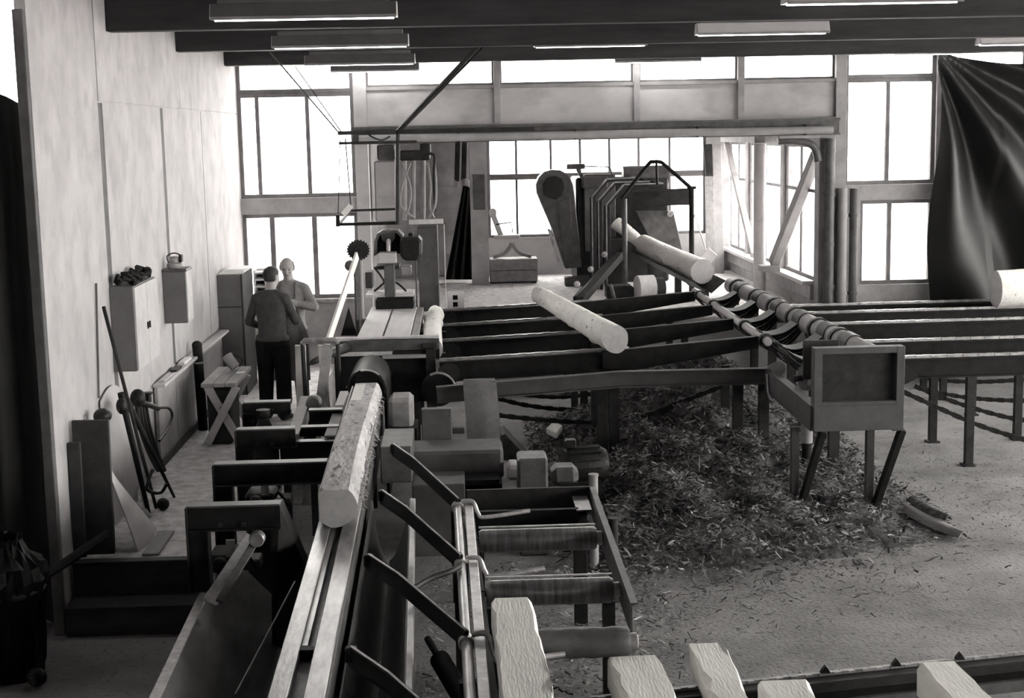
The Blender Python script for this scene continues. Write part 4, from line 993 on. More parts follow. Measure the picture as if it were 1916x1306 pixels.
# rail frame behind the brackets
rf = thing('rail_frame', 'pair of flanged steel rails with dark cross channels', 'frame', (-1.2, 12.6, 0))
for (xa, ya, xb, yb) in ((572, 741, 548, 812), (645, 735, 617, 815)):
    a, b = at(xa, ya, 13.9), at(xb, yb, 12.15)
    MB().ibeam(a, b, .095, .17, .016).build('rail', 'beam_grey', rf)
for (xa, xb, y0, y1, Y) in ((523, 640, 828, 858, 12.10), (578, 648, 768, 800, 13.0), (560, 650, 800, 815, 12.5)):
    a, b = at(xa, y0, Y), at(xb, y1, Y); b.x = min(b.x, bp(Y).x - .144)
    MB().box((a.x, Y, b.z), (b.x, Y + .05, a.z)).build('cross_channel', 'steel_black', rf, bevel=.004)
    MB().box((a.x, Y - .05, a.z), (b.x, Y + .06, a.z + .012)).build('cross_flange', 'steel_grey', rf)
for (px, Y) in ((535, 12.16), (632, 12.16), (585, 13.06), (645, 13.06)):
    p = at(px, 850, Y); p.x = min(p.x, bp(Y).x - .19); MB().box((p.x - .03, Y, 0), (p.x + .03, Y + .06, .95)).build('leg', 'steel_dark', rf)
MB().lathe(at(587, 755, 13.4) + V((0, -.05, 0)), (0, 1, 0), [(0, .06), (.03, .075), (.12, .075)], 14).build('roller_end', 'steel_grey', rf, smooth=True)
# handle loop of bent pipe
hl = thing('guard_loop', 'bent pipe guard loop standing before the saw carriage', 'guard', at(630, 760, 14.6))
pts = [at(573, 770, 14.6), at(566, 644, 14.6), at(570, 638, 14.6), at(626, 637, 14.6), at(632, 643, 14.6), at(638, 770, 14.6)]
MB().tube(pts[:2], .022, 8).build('upright', 'steel_dark', hl, smooth=True); MB().tube(pts[1:5], .032, 8).build('top_bar', 'steel_worn', hl, smooth=True); MB().tube(pts[4:], .022, 8).build('upright', 'steel_dark', hl, smooth=True)
p = at(573, 770, 14.6); q = at(638, 770, 14.6)
MB().box((p.x - .05, 14.55, 0), (p.x + .05, 14.65, p.z)).build('foot_post', 'steel_dark', hl); MB().box((q.x - .05, 14.55, 0), (q.x + .05, 14.65, q.z)).build('foot_post', 'steel_dark', hl)
# loose pale planks standing behind the rails
for i, (xa, ya, xb, yb, Y0, Y1, w, n) in enumerate(((562, 646, 566, 780, 14.66, 14.95, .11, 'wide pale plank leaning beside the guard loop'), (614, 645, 598, 765, 14.535, 14.41, .10, 'grey slab board sloping through the guard loop'), (601, 646, 612, 760, 14.66, 14.95, .07, 'narrow white slat behind the guard loop'), (637, 712, 617, 768, 14.35, 13.95, .08, 'short pale plank lying along a rail of the rail frame'))):
    p, q = at(xa, ya, Y0), at(xb, yb, Y1)
    if i < 3: q = p + (q - p) * (p.z / (p.z - q.z))                # stands on the floor
    if i == 3: r0, r1 = at(645, 735, 13.9), at(617, 815, 12.15); p, q = r0 + (r1 - r0) * .03 + V((0, 0, .015)), r0 + (r1 - r0) * .39 + V((0, 0, .015))
    tag(MB().bar(p, q, w, .03, up=(0, 1, .3) if i < 3 else None).build('loose_plank', ('wood_pale', 'board_mid', 'wood_pale', 'board_light')[i], bevel=.003), n, 'plank')
tag(MB().tube(bez([at(578, 682, 14.74), at(602, 668, 14.95), at(650, 650, 15.83)], 6), [.012, .02] + [.03 + .003 * q for q in range(8)] + [.055] * 3, 10).build('feed_horn', 'steel_dark', smooth=True), 'dark tapering feed horn with pale tip at the guard loop', 'feed horn')
bpy.data.objects['feed_horn']['label'] = 'dark tapering feed horn pointing out of the guard loop'

# curved metal trough right of the bed
ct = thing('bark_trough', 'curved sheet-metal bark trough beside the log bed', 'trough', (-.4, 8.5, 0))
xt_ = line(766, 960, 757, 1290, .80)
rows = []
for i in range(12):
    t = i / 11; y = 6.0 + 5.2 * t; rows.append([]); x0 = bp(y).x + .19; x1 = xt_(y)
    for k in range(13):
        s = k / 12
        rows[-1].append((x0 + (x1 - x0) * s, y, .80 - .50 * math.sin(s ** .75 * math.pi) ** .8))
MB().sheet(rows, .01).build('trough_sheet', 'steel_grey', ct, smooth=True)
MB().prism([(xt_(6), 6, .72), (xt_(6) + .045, 6, .72), (xt_(6) + .045, 6, .81), (xt_(6), 6, .81)], (xt_(11.2) - xt_(6), 5.2, 0)).build('edge_rail', 'steel_worn', ct, bevel=.006)
for y in (6.6, 8.3, 10.4): MB().box((xt_(y) - .05, y, 0), (xt_(y), y + .08, .6)).build('leg', 'steel_dark', ct)
# ------------------------------------------------------------------ roller table
rt = thing('roller_table', 'steel roller table with three smooth rollers and a deep end plate', 'roller table', (.6, 10, 0))
zr = .78
xr_ = line(1108, 925, 1203, 1195, zr + .06); xl_ = line(893, 1000, 918, 1192, zr)
yE = atz(1092, 911, zr + .06).y
MB().box((xl_(yE) - .05, yE, zr - .17), (xr_(yE) + .02, yE + .03, zr + .06)).build('end_plate', 'steel_dark', rt, bevel=.004)
yN = 8.38
MB().channel((xr_(yE), yE, zr + .06), (xr_(yN), yN, zr + .06), .045, .20, .012, -1).build('side_rail', 'steel_grey', rt)
MB().channel((xl_(yE), yE, zr - .02), (xl_(5.2), 5.2, zr - .02), .08, .14, .012, 1).build('side_rail', 'steel_dark', rt)
y = yE - .42; MB().box((xl_(y), y, zr - .20), (xr_(y) - .12, y + .05, zr - .01)).build('cross_member', 'steel_black', rt)
MB().box((xr_(y) - .14, yE - .45, zr - .02), (xr_(y) - .02, yE - .01, zr - .01)).build('corner_plate', 'steel_worn', rt)
for k, (py, m) in enumerate(((992, 'steel_worn'), (1088, 'steel_worn'), (1184, 'steel_grey'), (1420, 'steel_worn'))):
    y = atz(1050, py, zr + .03).y; r = .085; x0 = xl_(y) + .01; W = (xr_(y) - .05 - x0) if k < 3 else .5
    MB().lathe((x0, y, zr - r + .05), (1, 0, 0), [(0, .03), (0, r - .012), (.02, r)] + ([(.02 + (W - .05) * q / 12, r + (.007 if q % 2 else 0)) for q in range(1, 12)] if k == 2 else []) + [(W - .02, r), (W, r - .012), (W, .03)], 28).build('roller', 'roller_steel' if k != 2 else 'steel_grey', rt, smooth=True)
    if k < 2: MB().bar((x0, y + .07, zr + .048), (x0 + W, y + .07, zr + .048), .012, .012).build('wiper_bar', 'steel_bright', rt)
    MB().tube([(x0 - .03, y, zr - r + .05), (x0 + W + .05, y, zr - r + .05)], .022, 10).build('axle', 'steel_dark', rt)
    MB().lathe((x0 + W - .01, y, zr - r + .05), (1, 0, 0), [(0, .05), (.05, .05), (.06, .03)], 14).build('bearing', 'steel_worn', rt, smooth=True)
for px, pyb in ((1088, 1170),):
    p = atz(px, pyb, 0); MB().box((p.x - .05, p.y, 0), (p.x + .05, p.y + .06, zr - .16)).build('leg', 'steel_black', rt, bevel=.004)
for y in (yE - .1, 9.0, 5.6):
    MB().box((xl_(y), y, 0), (xl_(y) + .08, y + .08, zr - .16)).build('leg', 'steel_black', rt)
    if y > 8: MB().box((xr_(y) - .11, y, 0), (xr_(y) - .03, y + .08, zr - .14)).build('leg', 'steel_black', rt)
for px, py0, py1, m in ((1111, 890, 950, 'enamel_grey'), (1148, 972, 1050, 'steel_dark')):
    b = atz(px, py1 + 90, 0); b = at(px, py1, (11.75 if py0 < 900 else 10.95)); tp_ = at(px, py0, b.y)
    t = thing('guide_post', ('pale' if py0 < 900 else 'dark') + ' round guide post beside the roller table', 'post', (b.x, b.y, 0))
    MB().tube([(b.x, b.y, 0), (b.x, b.y, tp_.z)], .038, 14).build('shaft', m, t, smooth=True)
    MB().lathe((b.x, b.y, tp_.z), (0, 0, 1), [(0, .044), (.015, .044)], 14).build('cap', m, t, smooth=True)
    MB().lathe((b.x, b.y, 0), (0, 0, 1), [(0, .07), (.02, .07)], 14).build('flange', 'steel_dark', t)
# tilting arms on the pivot pipe
zp = .86
pv = thing('pivot_shaft', 'long pale pivot pipe with flat bar along the roller table', 'shaft', (0, 9, .8))
a, b = atz(856, 948, zp), atz(880, 1306, zp)
dv = (b - a).normalized()
MB().tube([a, a + dv * 6.0], .032, 16).build('pipe', 'steel_worn', pv, smooth=True)
a2, b2 = atz(877, 952, zp), atz(906, 1306, zp)
MB().bar(a2, a2 + (b2 - a2).normalized() * 6.0, .062, .05).build('flat_bar', 'steel_bright', pv, bevel=.004)
for y in (11.0, 9.3, 7.2, 5.8):
    q = a + dv * ((a.y - y) / -dv.y); MB().box((q.x - .05, y, 0), (q.x + .045, y + .06, zp - .03)).build('stand', 'steel_black', pv)
for i, (xa, ya, xb, yb, n) in enumerate(((737, 842, 858, 945, 'first from the roller table end plate'), (715, 930, 862, 1052, 'second from the roller table end plate'), (690, 1052, 872, 1196, 'third from the roller table end plate'), (657, 1228, 890, 1420, 'fourth from the roller table end plate'))):
    t = thing('tilting_arm', 'dark flat tilting arm clamped on the pivot pipe, ' + n, 'arm', atz(xb, yb, zp), 'tilting arms')
    e = atz(xb, yb, zp + .02); yy = e.y
    s = atz(xa, ya, zp + .22)
    mid = s + (e - s) * .3 + V((.015, 0, .012))
    for p, q in ((s, mid), (mid, e)):
        MB().bar(p, q, .03, .10, up=(0, 0, 1)).build('blade', 'steel_black', t)
        MB().bar(p + V((0, 0, .053)), q + V((0, 0, .053)), .014, .006, up=(0, 0, 1)).build('top_edge', 'steel_bright', t)
    MB().box(s - V((.03, .03, .03)), s + V((.03, .03, .05))).build('tip', 'steel_black', t, bevel=.01)
    c = a + dv * ((a.y - yy) / -dv.y)
    MB().tube([c - dv * .035, c + dv * .035], .047, 16).build('clamp', 'steel_bright', t, smooth=True)
    if i < 3:
        lo = .03 if i == 2 else 0
        w = [c + V((.03, 0, .046)), c + V((.115, -.01, .046)), c + V((.155, -.03, -.04 - lo)), c + V((.21, -.04, -.07 - lo)), c + V((.55, .02, -.045 - lo * 1.6))]
        MB().tube(bez(w, 6), .017, 8).build('kicker_rod', 'steel_bright', t, smooth=True)
hy = thing('hydraulic_cylinder', 'dark hydraulic cylinder slanting below the tilting arms', 'cylinder', atz(850, 1290, .05))
p, q = at(800, 1195, 8.4), at(880, 1330, 7.7)
MB().tube([p, p + (q - p) * .35], .022, 10).build('piston', 'steel_dark', hy, smooth=True); MB().tube([p + (q - p) * .3, q, q + (q - p) * .6], .06, 14).build('barrel', 'steel_black', hy, smooth=True)
MB().tube(bez([at(760, 1110, 8.6), at(800, 1085, 8.8), at(840, 1070, 8.9), at(860, 1060, 9.0)], 6), .02, 8).build('link_rod', 'steel_dark', hy, smooth=True)

# ------------------------------------------------------------------ drive group between bed and table
sg = thing('sheet_guard', 'wide curved sheet guard hanging over the deck frame', 'guard', at(900, 840, 14.4))
rows = []
for i in range(13):
    t = i / 12
    pxl, pxr = 866 + 10 * t, 928 + 12 * t
    py = 712 + 128 * t; Y = 14.75 - .28 * math.sin(min(1, t * 1.6) * math.pi / 2)
    rows.append([at(pxl + (pxr - pxl) * k / 6, py, Y + .03 * abs(k - 3) / 3) for k in range(7)])
MB().sheet(rows, .012).build('sheet', 'belt_sheet', sg, smooth=True)
MB().bar(at(868, 714, 14.85), at(926, 712, 14.85), .2, .02).build('top_lip', 'steel_paint', sg)
dc = thing('drive_cover', 'dusty sheet-metal drive cover beside the log bed', 'cover', (.1, 12.8, 0))
def DB(x0, y0, x1, y1, Y, dep, nm, m, bev=.01):
    a, b = at(x0, y1, Y), at(x1, y0, Y); return MB().box((a.x, Y, a.z), (b.x, Y + dep, b.z)).build(nm, m, dc, bevel=bev)
DB(765, 842, 942, 902, 12.9, .55, 'top_plate', 'steel_paint', .03)
DB(790, 765, 845, 838, 13.6, .12, 'upright_plate', 'steel_paint')
xd = bp(14.2).x + .24; a_, b_ = at(702, 806, 14.1), at(772, 745, 14.1)
MB().box((xd, 14.1, a_.z), (b_.x, 14.5, b_.z)).build('dusty_box', 'board_mid', dc, bevel=.04)
a_, b_ = at(702, 832, 14.0), at(780, 806, 14.0); MB().box((xd, 14.02, a_.z), (b_.x, 14.5, b_.z + .02)).build('box_base', 'steel_black', dc)
DB(868, 905, 940, 1000, 12.6, .8, 'lower_plate', 'steel_black')
DB(845, 800, 870, 812, 14.0, .1, 'pipe_stub', 'steel_grey')
a_, b_ = at(700, 905, 12.4), at(770, 835, 12.4); MB().box((bp(12.3).x + .21, 12.4, a_.z), (b_.x, 13.2, b_.z)).build('side_cover', 'steel_grey', dc, bevel=.01)
DB(775, 905, 870, 1050, 12.3, .5, 'front_sheet', 'steel_paint')
MB().box((-.3, 12.6, 0), (.3, 13.6, .6)).build('base', 'steel_black', dc)
a = at(818, 715, 15.0); MB().lathe(at(820, 730, 15.25), (0, 1, 0), [(0, .1), (0, .18), (.12, .18), (.12, .1)], 28).build('pulley', 'steel_black', dc, smooth=True)
MB().tube([at(820, 730, 15.23) + V((.185 * math.cos(q), 0, .185 * math.sin(q))) for q in [math.pi * k / 14 for k in range(1, 10)]], .014, 6).build('pulley_rim', 'steel_worn', dc, smooth=True)
MB().prism([at(938, 815, 13.4), at(945, 812, 13.4), at(990, 860, 13.4), at(975, 866, 13.4), at(938, 860, 13.4)], (0, .4, 0)).build('gusset', 'steel_black', dc)
em = thing('electric_motor', 'dark finned electric motor lying by the bark heap', 'motor', (1.2, 13.4, 0))
c = at(1054, 872, 13.05); c2 = at(1134, 868, 13.1)
ax = (c2 - c).normalized(); L = (c2 - c).length
MB().lathe(c, ax, [(0, .08), (0, .15), (.06, .17), (L - .05, .17), (L, .14), (L + .02, .06)], 24).build('housing', 'cast_iron', em, smooth=True)
for k in range(14):
    an = 2 * math.pi * k / 14; u = V((0, math.cos(an), math.sin(an)))
    MB().bar(c + ax * .06 + u * .178, c + ax * (L - .06) + u * .178, .012, .02, up=u).build('fin', 'cast_iron', em)
MB().box(c + V((.02, -.05, .17)), c + V((.12, .08, .25))).build('terminal_box', 'cast_iron', em, bevel=.01)
MB().box((c.x + .05, c.y - .15, 0), (c2.x - .05, c.y + .15, c.z - .14)).build('base', 'cast_iron', em)
MB().tube([c - ax * .5, c], .035, 12).build('shaft', 'steel_grey', em, smooth=True)
gbx = thing('drive_gearbox', 'squat painted gear casing coupled to the finned motor', 'gearbox', (.9, 12.4, 0))
a, b = at(970, 910, 12.2), at(1025, 858, 12.2)
MB().box((a.x, 12.2, 0), (b.x, 12.55, b.z)).build('casing', 'steel_grey', gbx, bevel=.02)
MB().box(at(1032, 912, 12.3), at(1078, 862, 12.6)).build('rounded_cover', 'steel_grey', gbx, bevel=.05)
MB().box((at(1035, 0, 12.3).x, 12.3, 0), (at(1070, 0, 12.3).x, 12.6, at(1050, 905, 12.3).z)).build('pedestal', 'cast_iron', gbx)
MB().box(at(949, 900, 12.7), at(970, 858, 13.0)).build('coupling', 'lintel_board', gbx, bevel=.03)

# ------------------------------------------------------------------ sawn timbers and the low conveyor
zt1 = 1.031
def tm(px0, py0, px1, py1, z, L, w, h, seed, label, wane=.03):
    f = atz((px0 + px1) / 2, (py0 + py1) / 2, z); return f
f = atz(957, 1118, zt1); n_ = atz(990, 1306, zt1)
squared('squared_timber', 'white squared timber lying on the roller table', f + (n_ - f) * 2.2, f, .235, .20, 1, wane=.028)
zt3 = .689
for i, (xf, yf_, xn, yn_, w, h, lb_, wn) in enumerate(((1184, 1227, 1217, 1306, .29, .21, 'broad white timber with a waney edge next to the roller table', .045), (1320, 1203, 1371, 1306, .20, .21, 'white timber with strongly waney edges lying askew on the low conveyor', .07), (1466, 1272, 1488, 1306, .28, .21, 'broad white timber lying on the end of the toothed low conveyor', .04), (1757, 1238, 1822, 1306, .25, .21, 'white timber lying alone among the lugs of the low conveyor', .03))):
    f = atz(xf, yf_, zt3); n_ = atz(xn, yn_, zt3)
    squared('squared_timber', lb_, f + (n_ - f).normalized() * 3.4, f, w, h, 5 + i, wane=wn)
lc = thing('low_conveyor', 'low dark steel conveyor with toothed chain and upright lugs', 'conveyor', (2.5, 8.5, 0))
zl = .455
a, b = atz(1395, 1277, zl), atz(1916, 1222, zl); dl = (b - a).normalized()
a0 = atz(1140, 1300, zl); a0 = a - dl * .95; b1 = b + dl * 2.5
MB().channel(a0, b1, .12, .12, .012, 1).build('channel', 'steel_dark', lc)
MB().bar(a0 - V((0, .06, .165)), b1 - V((0, .06, .165)), .06, .08).build('lower_rail', 'steel_grey', lc)
MB().box((a0.x, a0.y - .02, 0), (a0.x + .3, a0.y + .08, zl - .12)).build('end_block', 'steel_black', lc)
chain([a0 + V((0, -.02, .012)), b1 + V((0, -.02, .012))], MB(), .035, .018, .045).build('toothed_chain', 'steel_worn', lc)
for px, py in ((1545, 1252), (1678, 1239), (1797, 1227)):
    p = atz(px, py + 8, zl + .02); MB().prism([p + V((-.03, 0, 0)), p + V((.03, 0, 0)), p + V((.018, 0, .022)), p + V((0, 0, .045)), p + V((-.02, 0, .02))], (0, .03, 0)).build('lug', 'steel_black', lc)
for x in (2.2, 4.4, 6): 
    p = a + dl * (x - a.x); MB().box((p.x - .05, p.y - .05, 0), (p.x + .05, p.y + .03, zl - .12)).build('leg', 'steel_dark', lc)
a0n, b1n = a0 + V((-.2, -2.6, 0)), b1 + V((0, -2.6, 0))
lc2 = thing('low_conveyor', 'second low steel conveyor parallel to the toothed one', 'conveyor', (2.5, 5.9, 0))
MB().channel(a0n, b1n, .12, .12, .012, 1).build('channel', 'steel_dark', lc2)
for x in (1.4, 4.4): MB().box((x - .05, a0n.y + .05, 0), (x + .05, a0n.y + .13, zl - .1)).build('leg', 'steel_dark', lc2)

# ------------------------------------------------------------------ bark heap and litter
def heap_h(x, y):
    h = .72 * math.exp(-((x - 2.4) / 1.2) ** 2 - ((y - 16.6) / 1.2) ** 2) + .20 * math.exp(-((x - 2.0) / 1.2) ** 2 - ((y - 14.8) / 1.2) ** 2) + .34 * math.exp(-((x - 2.9) / 1.1) ** 2 - ((y - 13.9) / 1.1) ** 2) + .26 * math.exp(-((x - 1.6) / .8) ** 2 - ((y - 13.2) / 1.3) ** 2) + .16 * math.exp(-((x - 2.3) / 1.2) ** 2 - ((y - 12.6) / .7) ** 2) + .42 * math.exp(-((x - 3.0) / .9) ** 2 - ((y - 17) / 1.6) ** 2)
    return h + (.07 * math.sin(x * 7 + y * 3) + .06 * math.sin(y * 9 - x * 4) + .05 * math.sin(x * 13 + 2) * math.sin(y * 11) + .03 * math.sin(x * 19) * math.sin(y * 17)) * min(1, h * 3)
mb = MB(); nx, ny = 90, 110; vs = []
for j in range(ny + 1):
    for i in range(nx + 1):
        x = .7 + 3.9 * i / nx; y = 11.2 + 7.5 * j / ny
        e = min(1, 6 * min(i / nx, 1 - i / nx, j / ny, 1 - j / ny))
        vs.append((x, y, heap_h(x, y) * e - .03 + .012 * random.uniform(-1, 1)))
mb.add(vs, [(j * (nx + 1) + i, j * (nx + 1) + i + 1, (j + 1) * (nx + 1) + i + 1, (j + 1) * (nx + 1) + i) for j in range(ny) for i in range(nx)])
hp_ = mb.build('bark_heap', 'bark_heap', smooth=True); hp_['kind'] = 'stuff'; tag(hp_, 'dark heap of stripped bark under the cross conveyors', 'bark heap')
def chips(n, dens, size, name, m, label, seed, steep=1.0, par=None):
    rnd = random.Random(seed); vs, fs = [], []; k = 0; tries = 0
    while k < n and tries < n * 40:
        tries += 1
        x, y = dens(rnd)
        if x is None: continue
        z = max(0, heap_h(x, y) - .025 if (.75 < x < 4.55 and 11.3 < y < 18.6) else 0) + .012
        L = size * rnd.uniform(.35, 1.5) * (2.0 if rnd.random() < .08 else 1); w = min(L * .45, size * rnd.uniform(.08, .38)); an = rnd.uniform(0, 6.28)
        d = V((math.cos(an), math.sin(an), rnd.uniform(-.5, .7) * steep)); s = V((-math.sin(an), math.cos(an), rnd.uniform(-.9, .9) * steep)); u = V((0, 0, 1))
        c = V((x, y, z + rnd.uniform(0, .035) * steep))
        b = len(vs); bend = rnd.uniform(-.3, .5) * L
        for t, q in ((-.5, -1), (0, -1), (.5, -1), (.5, 1), (0, 1), (-.5, 1)):
            p = c + d * (L * (t + rnd.uniform(-.08, .08))) + s * (w * q * rnd.uniform(.2, .65)) + u * (bend * (.25 - t * t))
            p.z = max(p.z, .004); vs.append(p)
        fs += [(b, b + 1, b + 4, b + 5), (b + 1, b + 2, b + 3, b + 4)]; k += 1
    o = MB(); o.v = vs; o.f = fs
    ob = o.build(name, m); ob['kind'] = 'stuff'
    if par is None: tag(ob, label, 'bark litter')
    else: adopt(ob, par); ob['label'] = label
    return ob
def d_heap(r):
    x, y = r.uniform(.75, 4.5), r.uniform(11.3, 18.4)
    return (x, y) if r.random() < min(1, heap_h(x, y) * 5) else (None, None)
def d_edge(r):
    x, y = r.gauss(1.7, 1.1), r.gauss(12.3, 1.0)
    return (x, y) if (x > 1.1 and 9.6 + max(0, x - 1.6) * .5 < y < 15 and x < 4.6) else (None, None)
def d_floor(r):
    x, y = r.uniform(.3, 8.5), r.uniform(6.5, 19.5)
    keep = .9 if y > 11.8 else .12
    return (x, y) if r.random() < keep else (None, None)
def d_right(r):
    x, y = r.gauss(4.9, .9), r.gauss(14.2, 1.5)
    return (x, y) if (x > 3.6 and 11.5 < y < 18) else (None, None)
def d_under(r): return r.uniform(-.3, 1.6), r.uniform(6.2, 12)
chips(16000, d_heap, .062, 'bark_strips', 'bark_chip', 'brown-grey bark strips covering the heap', 1, par=hp_)
chips(13000, d_heap, .065, 'dark_bark_strips', 'bark_chip_dark', 'black bark strips covering the heap', 2, par=hp_)
chips(3800, d_heap, .055, 'pale_bark_strips', 'bark_chip_light', 'pale wood shavings scattered over the heap', 3, par=hp_)
lit_ = chips(4200, d_edge, .045, 'bark_litter', 'bark_chip', 'bark litter spread on the floor in front of the heap', 4, .5)
chips(3200, d_edge, .045, 'dark_bark_litter', 'bark_chip_dark', 'dark bark crumbs spread in front of the heap', 5, .5, lit_)
chips(420, d_floor, .045, 'floor_crumbs', 'bark_chip_dark', 'scattered bark crumbs on the open concrete floor', 6, .3, lit_)
chips(900, d_right, .045, 'trampled_bark', 'bark_chip_dark', 'trampled dark bark on the floor beside the infeed box', 9, .3, lit_)
chips(500, d_right, .045, 'trampled_chips', 'bark_chip', 'brownish bark chips on the floor beside the infeed box', 10, .3, lit_)
chips(2600, d_under, .055, 'pale_shavings', 'bark_chip_light', 'pale shavings on the floor beneath the roller table', 7, .5, lit_)
chips(1600, d_under, .05, 'dark_shavings', 'bark_chip_dark', 'dark bark bits on the floor beneath the roller table', 8, .5, lit_)
# large single slabs of bark
for i, (xa, ya, xb, yb, w, m, n) in enumerate(((1698, 956, 1803, 1008, .10, 'board_mid', 'long curled bark slab lying in front of the infeed box legs'), (1598, 1000, 1642, 974, .03, 'bark_chip_light', 'pale wood strip beside the infeed box legs'), (1556, 919, 1630, 923, .02, 'bark_chip_light', 'thin white splinter lying between the infeed box legs'), (1705, 948, 1775, 985, .07, 'bark_heap', 'dark bark slab curled against the long slab'))):
    a, b = atz(xa, ya, .03), atz(xb, yb, .03); d = (b - a).normalized(); sd = V((-d.y, d.x, 0)); rows = []
    for q in range(11):
        t = q / 10; ww = w * (.35 + .65 * math.sin(math.pi * min(1, .15 + t * .8)))
        rows.append([a + (b - a) * t + sd * (u * ww) + V((0, 0, .05 * (1 - u * u) * min(1, w * 12) + .04 * (t - .5) ** 2 + (.05 if i == 3 else 0))) for u in (-1, -.5, 0, .5, 1)])
    tag(MB().sheet(rows, .012).build('bark_slab', m, smooth=True), n, 'bark slab')
tag(MB().prism([atz(1022, 812, .3), atz(1042, 822, .3), atz(1052, 806, .3), atz(1034, 800, .3)], (0, 0, .07)).build('wood_block', 'wood_pale', bevel=.01), 'pale wood block lying on the bark behind the drive cover', 'wood block')
# ------------------------------------------------------------------ things along the left wall
cb = thing('wall_cupboard', 'tall wall cupboard with two lit-toned doors and rags on top', 'cupboard', (-2.93, 12.95, 1.68))
x1 = -2.82
MB().box((WX, 12.5, 1.68), (x1 - .012, 13.42, 2.42)).build('body', 'cupboard_shade_tone', cb, bevel=.004)
for y0, y1 in ((12.5, 12.955), (12.965, 13.42)):
    dr_ = MB().box((x1 - .011, y0, 1.69), (x1 + .008, y1, 2.41)).build('door', 'cupboard_lit_tone', cb, bevel=.003)
    yk = 12.92 if y0 == 12.5 else 13.0
    MB().tube([(x1 + .016, yk, 2.0), (x1 + .016, yk, 2.06)], .008, 6).build('handle', 'steel_dark', dr_)
rg = MB(); rnd = random.Random(2)
for k in range(16):
    y = rnd.uniform(12.52, 13.35); pts = [V((rnd.uniform(WX + .03, x1 - .01), y + rnd.uniform(-.08, .08), 2.435 + rnd.uniform(0, .09))) for _ in range(4)]
    rg.tube(bez(pts, 5), rnd.uniform(.012, .024), 7)
tag(rg.build('rag_heap', 'rag', smooth=True), 'crumpled dark rags piled on the tall wall cupboard', 'rags')
bx = thing('wall_box', 'small grey wall box with a jar on top', 'wall box', (-2.92, 14.9, 1.8))
MB().box((WX, 14.74, 1.81), (-2.80, 15.02, 2.34)).build('body', 'cupboard_shade_tone', bx, bevel=.004)
MB().box((-2.80, 14.74, 1.82), (-2.785, 15.02, 2.34)).build('door', 'cupboard_lit_tone', bx, bevel=.003)
MB().box((WX, 14.72, 2.34), (-2.78, 15.04, 2.365)).build('lid', 'steel_grey', bx, bevel=.003)
jr = thing('lantern_jar', 'pale lantern-like jar with wire handle on the wall box', 'jar', (-2.92, 14.85, 2.366))
MB().lathe((-2.92, 14.85, 2.366), (0, 0, 1), [(0, .07), (.02, .085), (.05, .08), (.06, .05), (.11, .05), (.12, .03)], 16).build('body', 'enamel_grey', jr, smooth=True)
MB().tube(bez([(-2.98, 14.85, 2.42), (-2.99, 14.85, 2.49), (-2.92, 14.85, 2.52), (-2.85, 14.85, 2.49), (-2.86, 14.85, 2.42)], 5), .008, 6).build('handle', 'steel_grey', jr, smooth=True)
MB().box((-2.87, 14.82, 2.43), (-2.84, 14.9, 2.5)).build('spout', 'steel_dark', jr)
tc = thing('tall_cabinet', 'tall grey cabinet with papers piled on top behind the bench', 'cabinet', (-2.87, 18.5, .47))
MB().box((WX, 18.0, .47), (-2.74, 18.9, 1.99)).build('body', 'cupboard_shade_tone', tc, bevel=.005)
MB().box((-2.74, 18.0, .47), (-2.715, 18.9, 1.99)).build('door_edge', 'board_dark', tc)
MB().box((WX, 17.99, 1.58), (-2.74, 18.0, 1.595)).build('seam', 'board_dark', tc)
for k in range(4):
    tag(MB().box((WX + .02 + .02 * k, 18.05 + .05 * k, 1.992 + .012 * k), (-2.72 + .015 * (k % 2), 18.6 + .04 * k, 2.003 + .012 * k)).build('paper_sheaf', 'paper'), ['bottom sheaf of papers on the tall cabinet', 'second sheaf of papers on the tall cabinet', 'third sheaf of papers on the tall cabinet', 'topmost sheaf of papers on the tall cabinet'][k], 'papers', 'papers on tall cabinet')
rk = thing('pigeonhole_rack', 'white rack with dark pigeonholes behind the standing workers', 'rack', (-2.55, 19.1, .47))
MB().box((-2.72, 19.27, .47), (-2.42, 19.30, 1.95)).build('back_board', 'paper', rk)
for x in (-2.72, -2.575, -2.44): MB().box((x, 19.0, .47), (x + .02, 19.27, 1.95)).build('divider', 'paper', rk)
MB().box((-2.70, 19.0, .47), (-2.44, 19.27, 1.36)).build('cupboard_base', 'paper', rk)
for k in range(7):
    MB().box((-2.70, 19.0, 1.36 + .09 * k), (-2.44, 19.27, 1.38 + .09 * k)).build('shelf', 'paper', rk)
    if k < 6: MB().box((-2.69, 19.03, 1.381 + .09 * k), (-2.46 - .06 * (k % 2), 19.2, 1.40 + .09 * k)).build('papers', 'board_mid', rk)
# bench
wb_ = thing('work_bench', 'rough plank work bench on crossed legs by the wall', 'bench', (-2.5, 15.4, .47))
zt4 = 1.16
for k in range(3): MB().box((-2.72 + .125 * k, 14.85, zt4 - .045), (-2.60 + .125 * k, 15.95, zt4)).build('top_plank', 'board_mid', wb_, bevel=.005)
for y in (14.95, 15.75):
    MB().bar((-2.70, y, .50), (-2.37, y, zt4 - .06), .08, .05, up=(0, 1, 0)).build('leg', 'board_light', wb_, bevel=.004)
    MB().bar((-2.37, y + .06, .50), (-2.68, y + .06, zt4 - .06), .08, .05, up=(0, 1, 0)).build('leg', 'board_light', wb_, bevel=.004)
MB().bar((-2.53, 14.95, .85), (-2.53, 15.8, .85), .05, .08).build('stretcher', 'board_mid', wb_)
MB().box((-2.70, 15.05, .48), (-2.45, 15.6, zt4 - .1)).build('under_box', 'board_dark', wb_, bevel=.01)
jg = thing('tin_jug', 'dented tin jug lying tilted on the work bench', 'jug', (-2.5, 15.9, zt4))
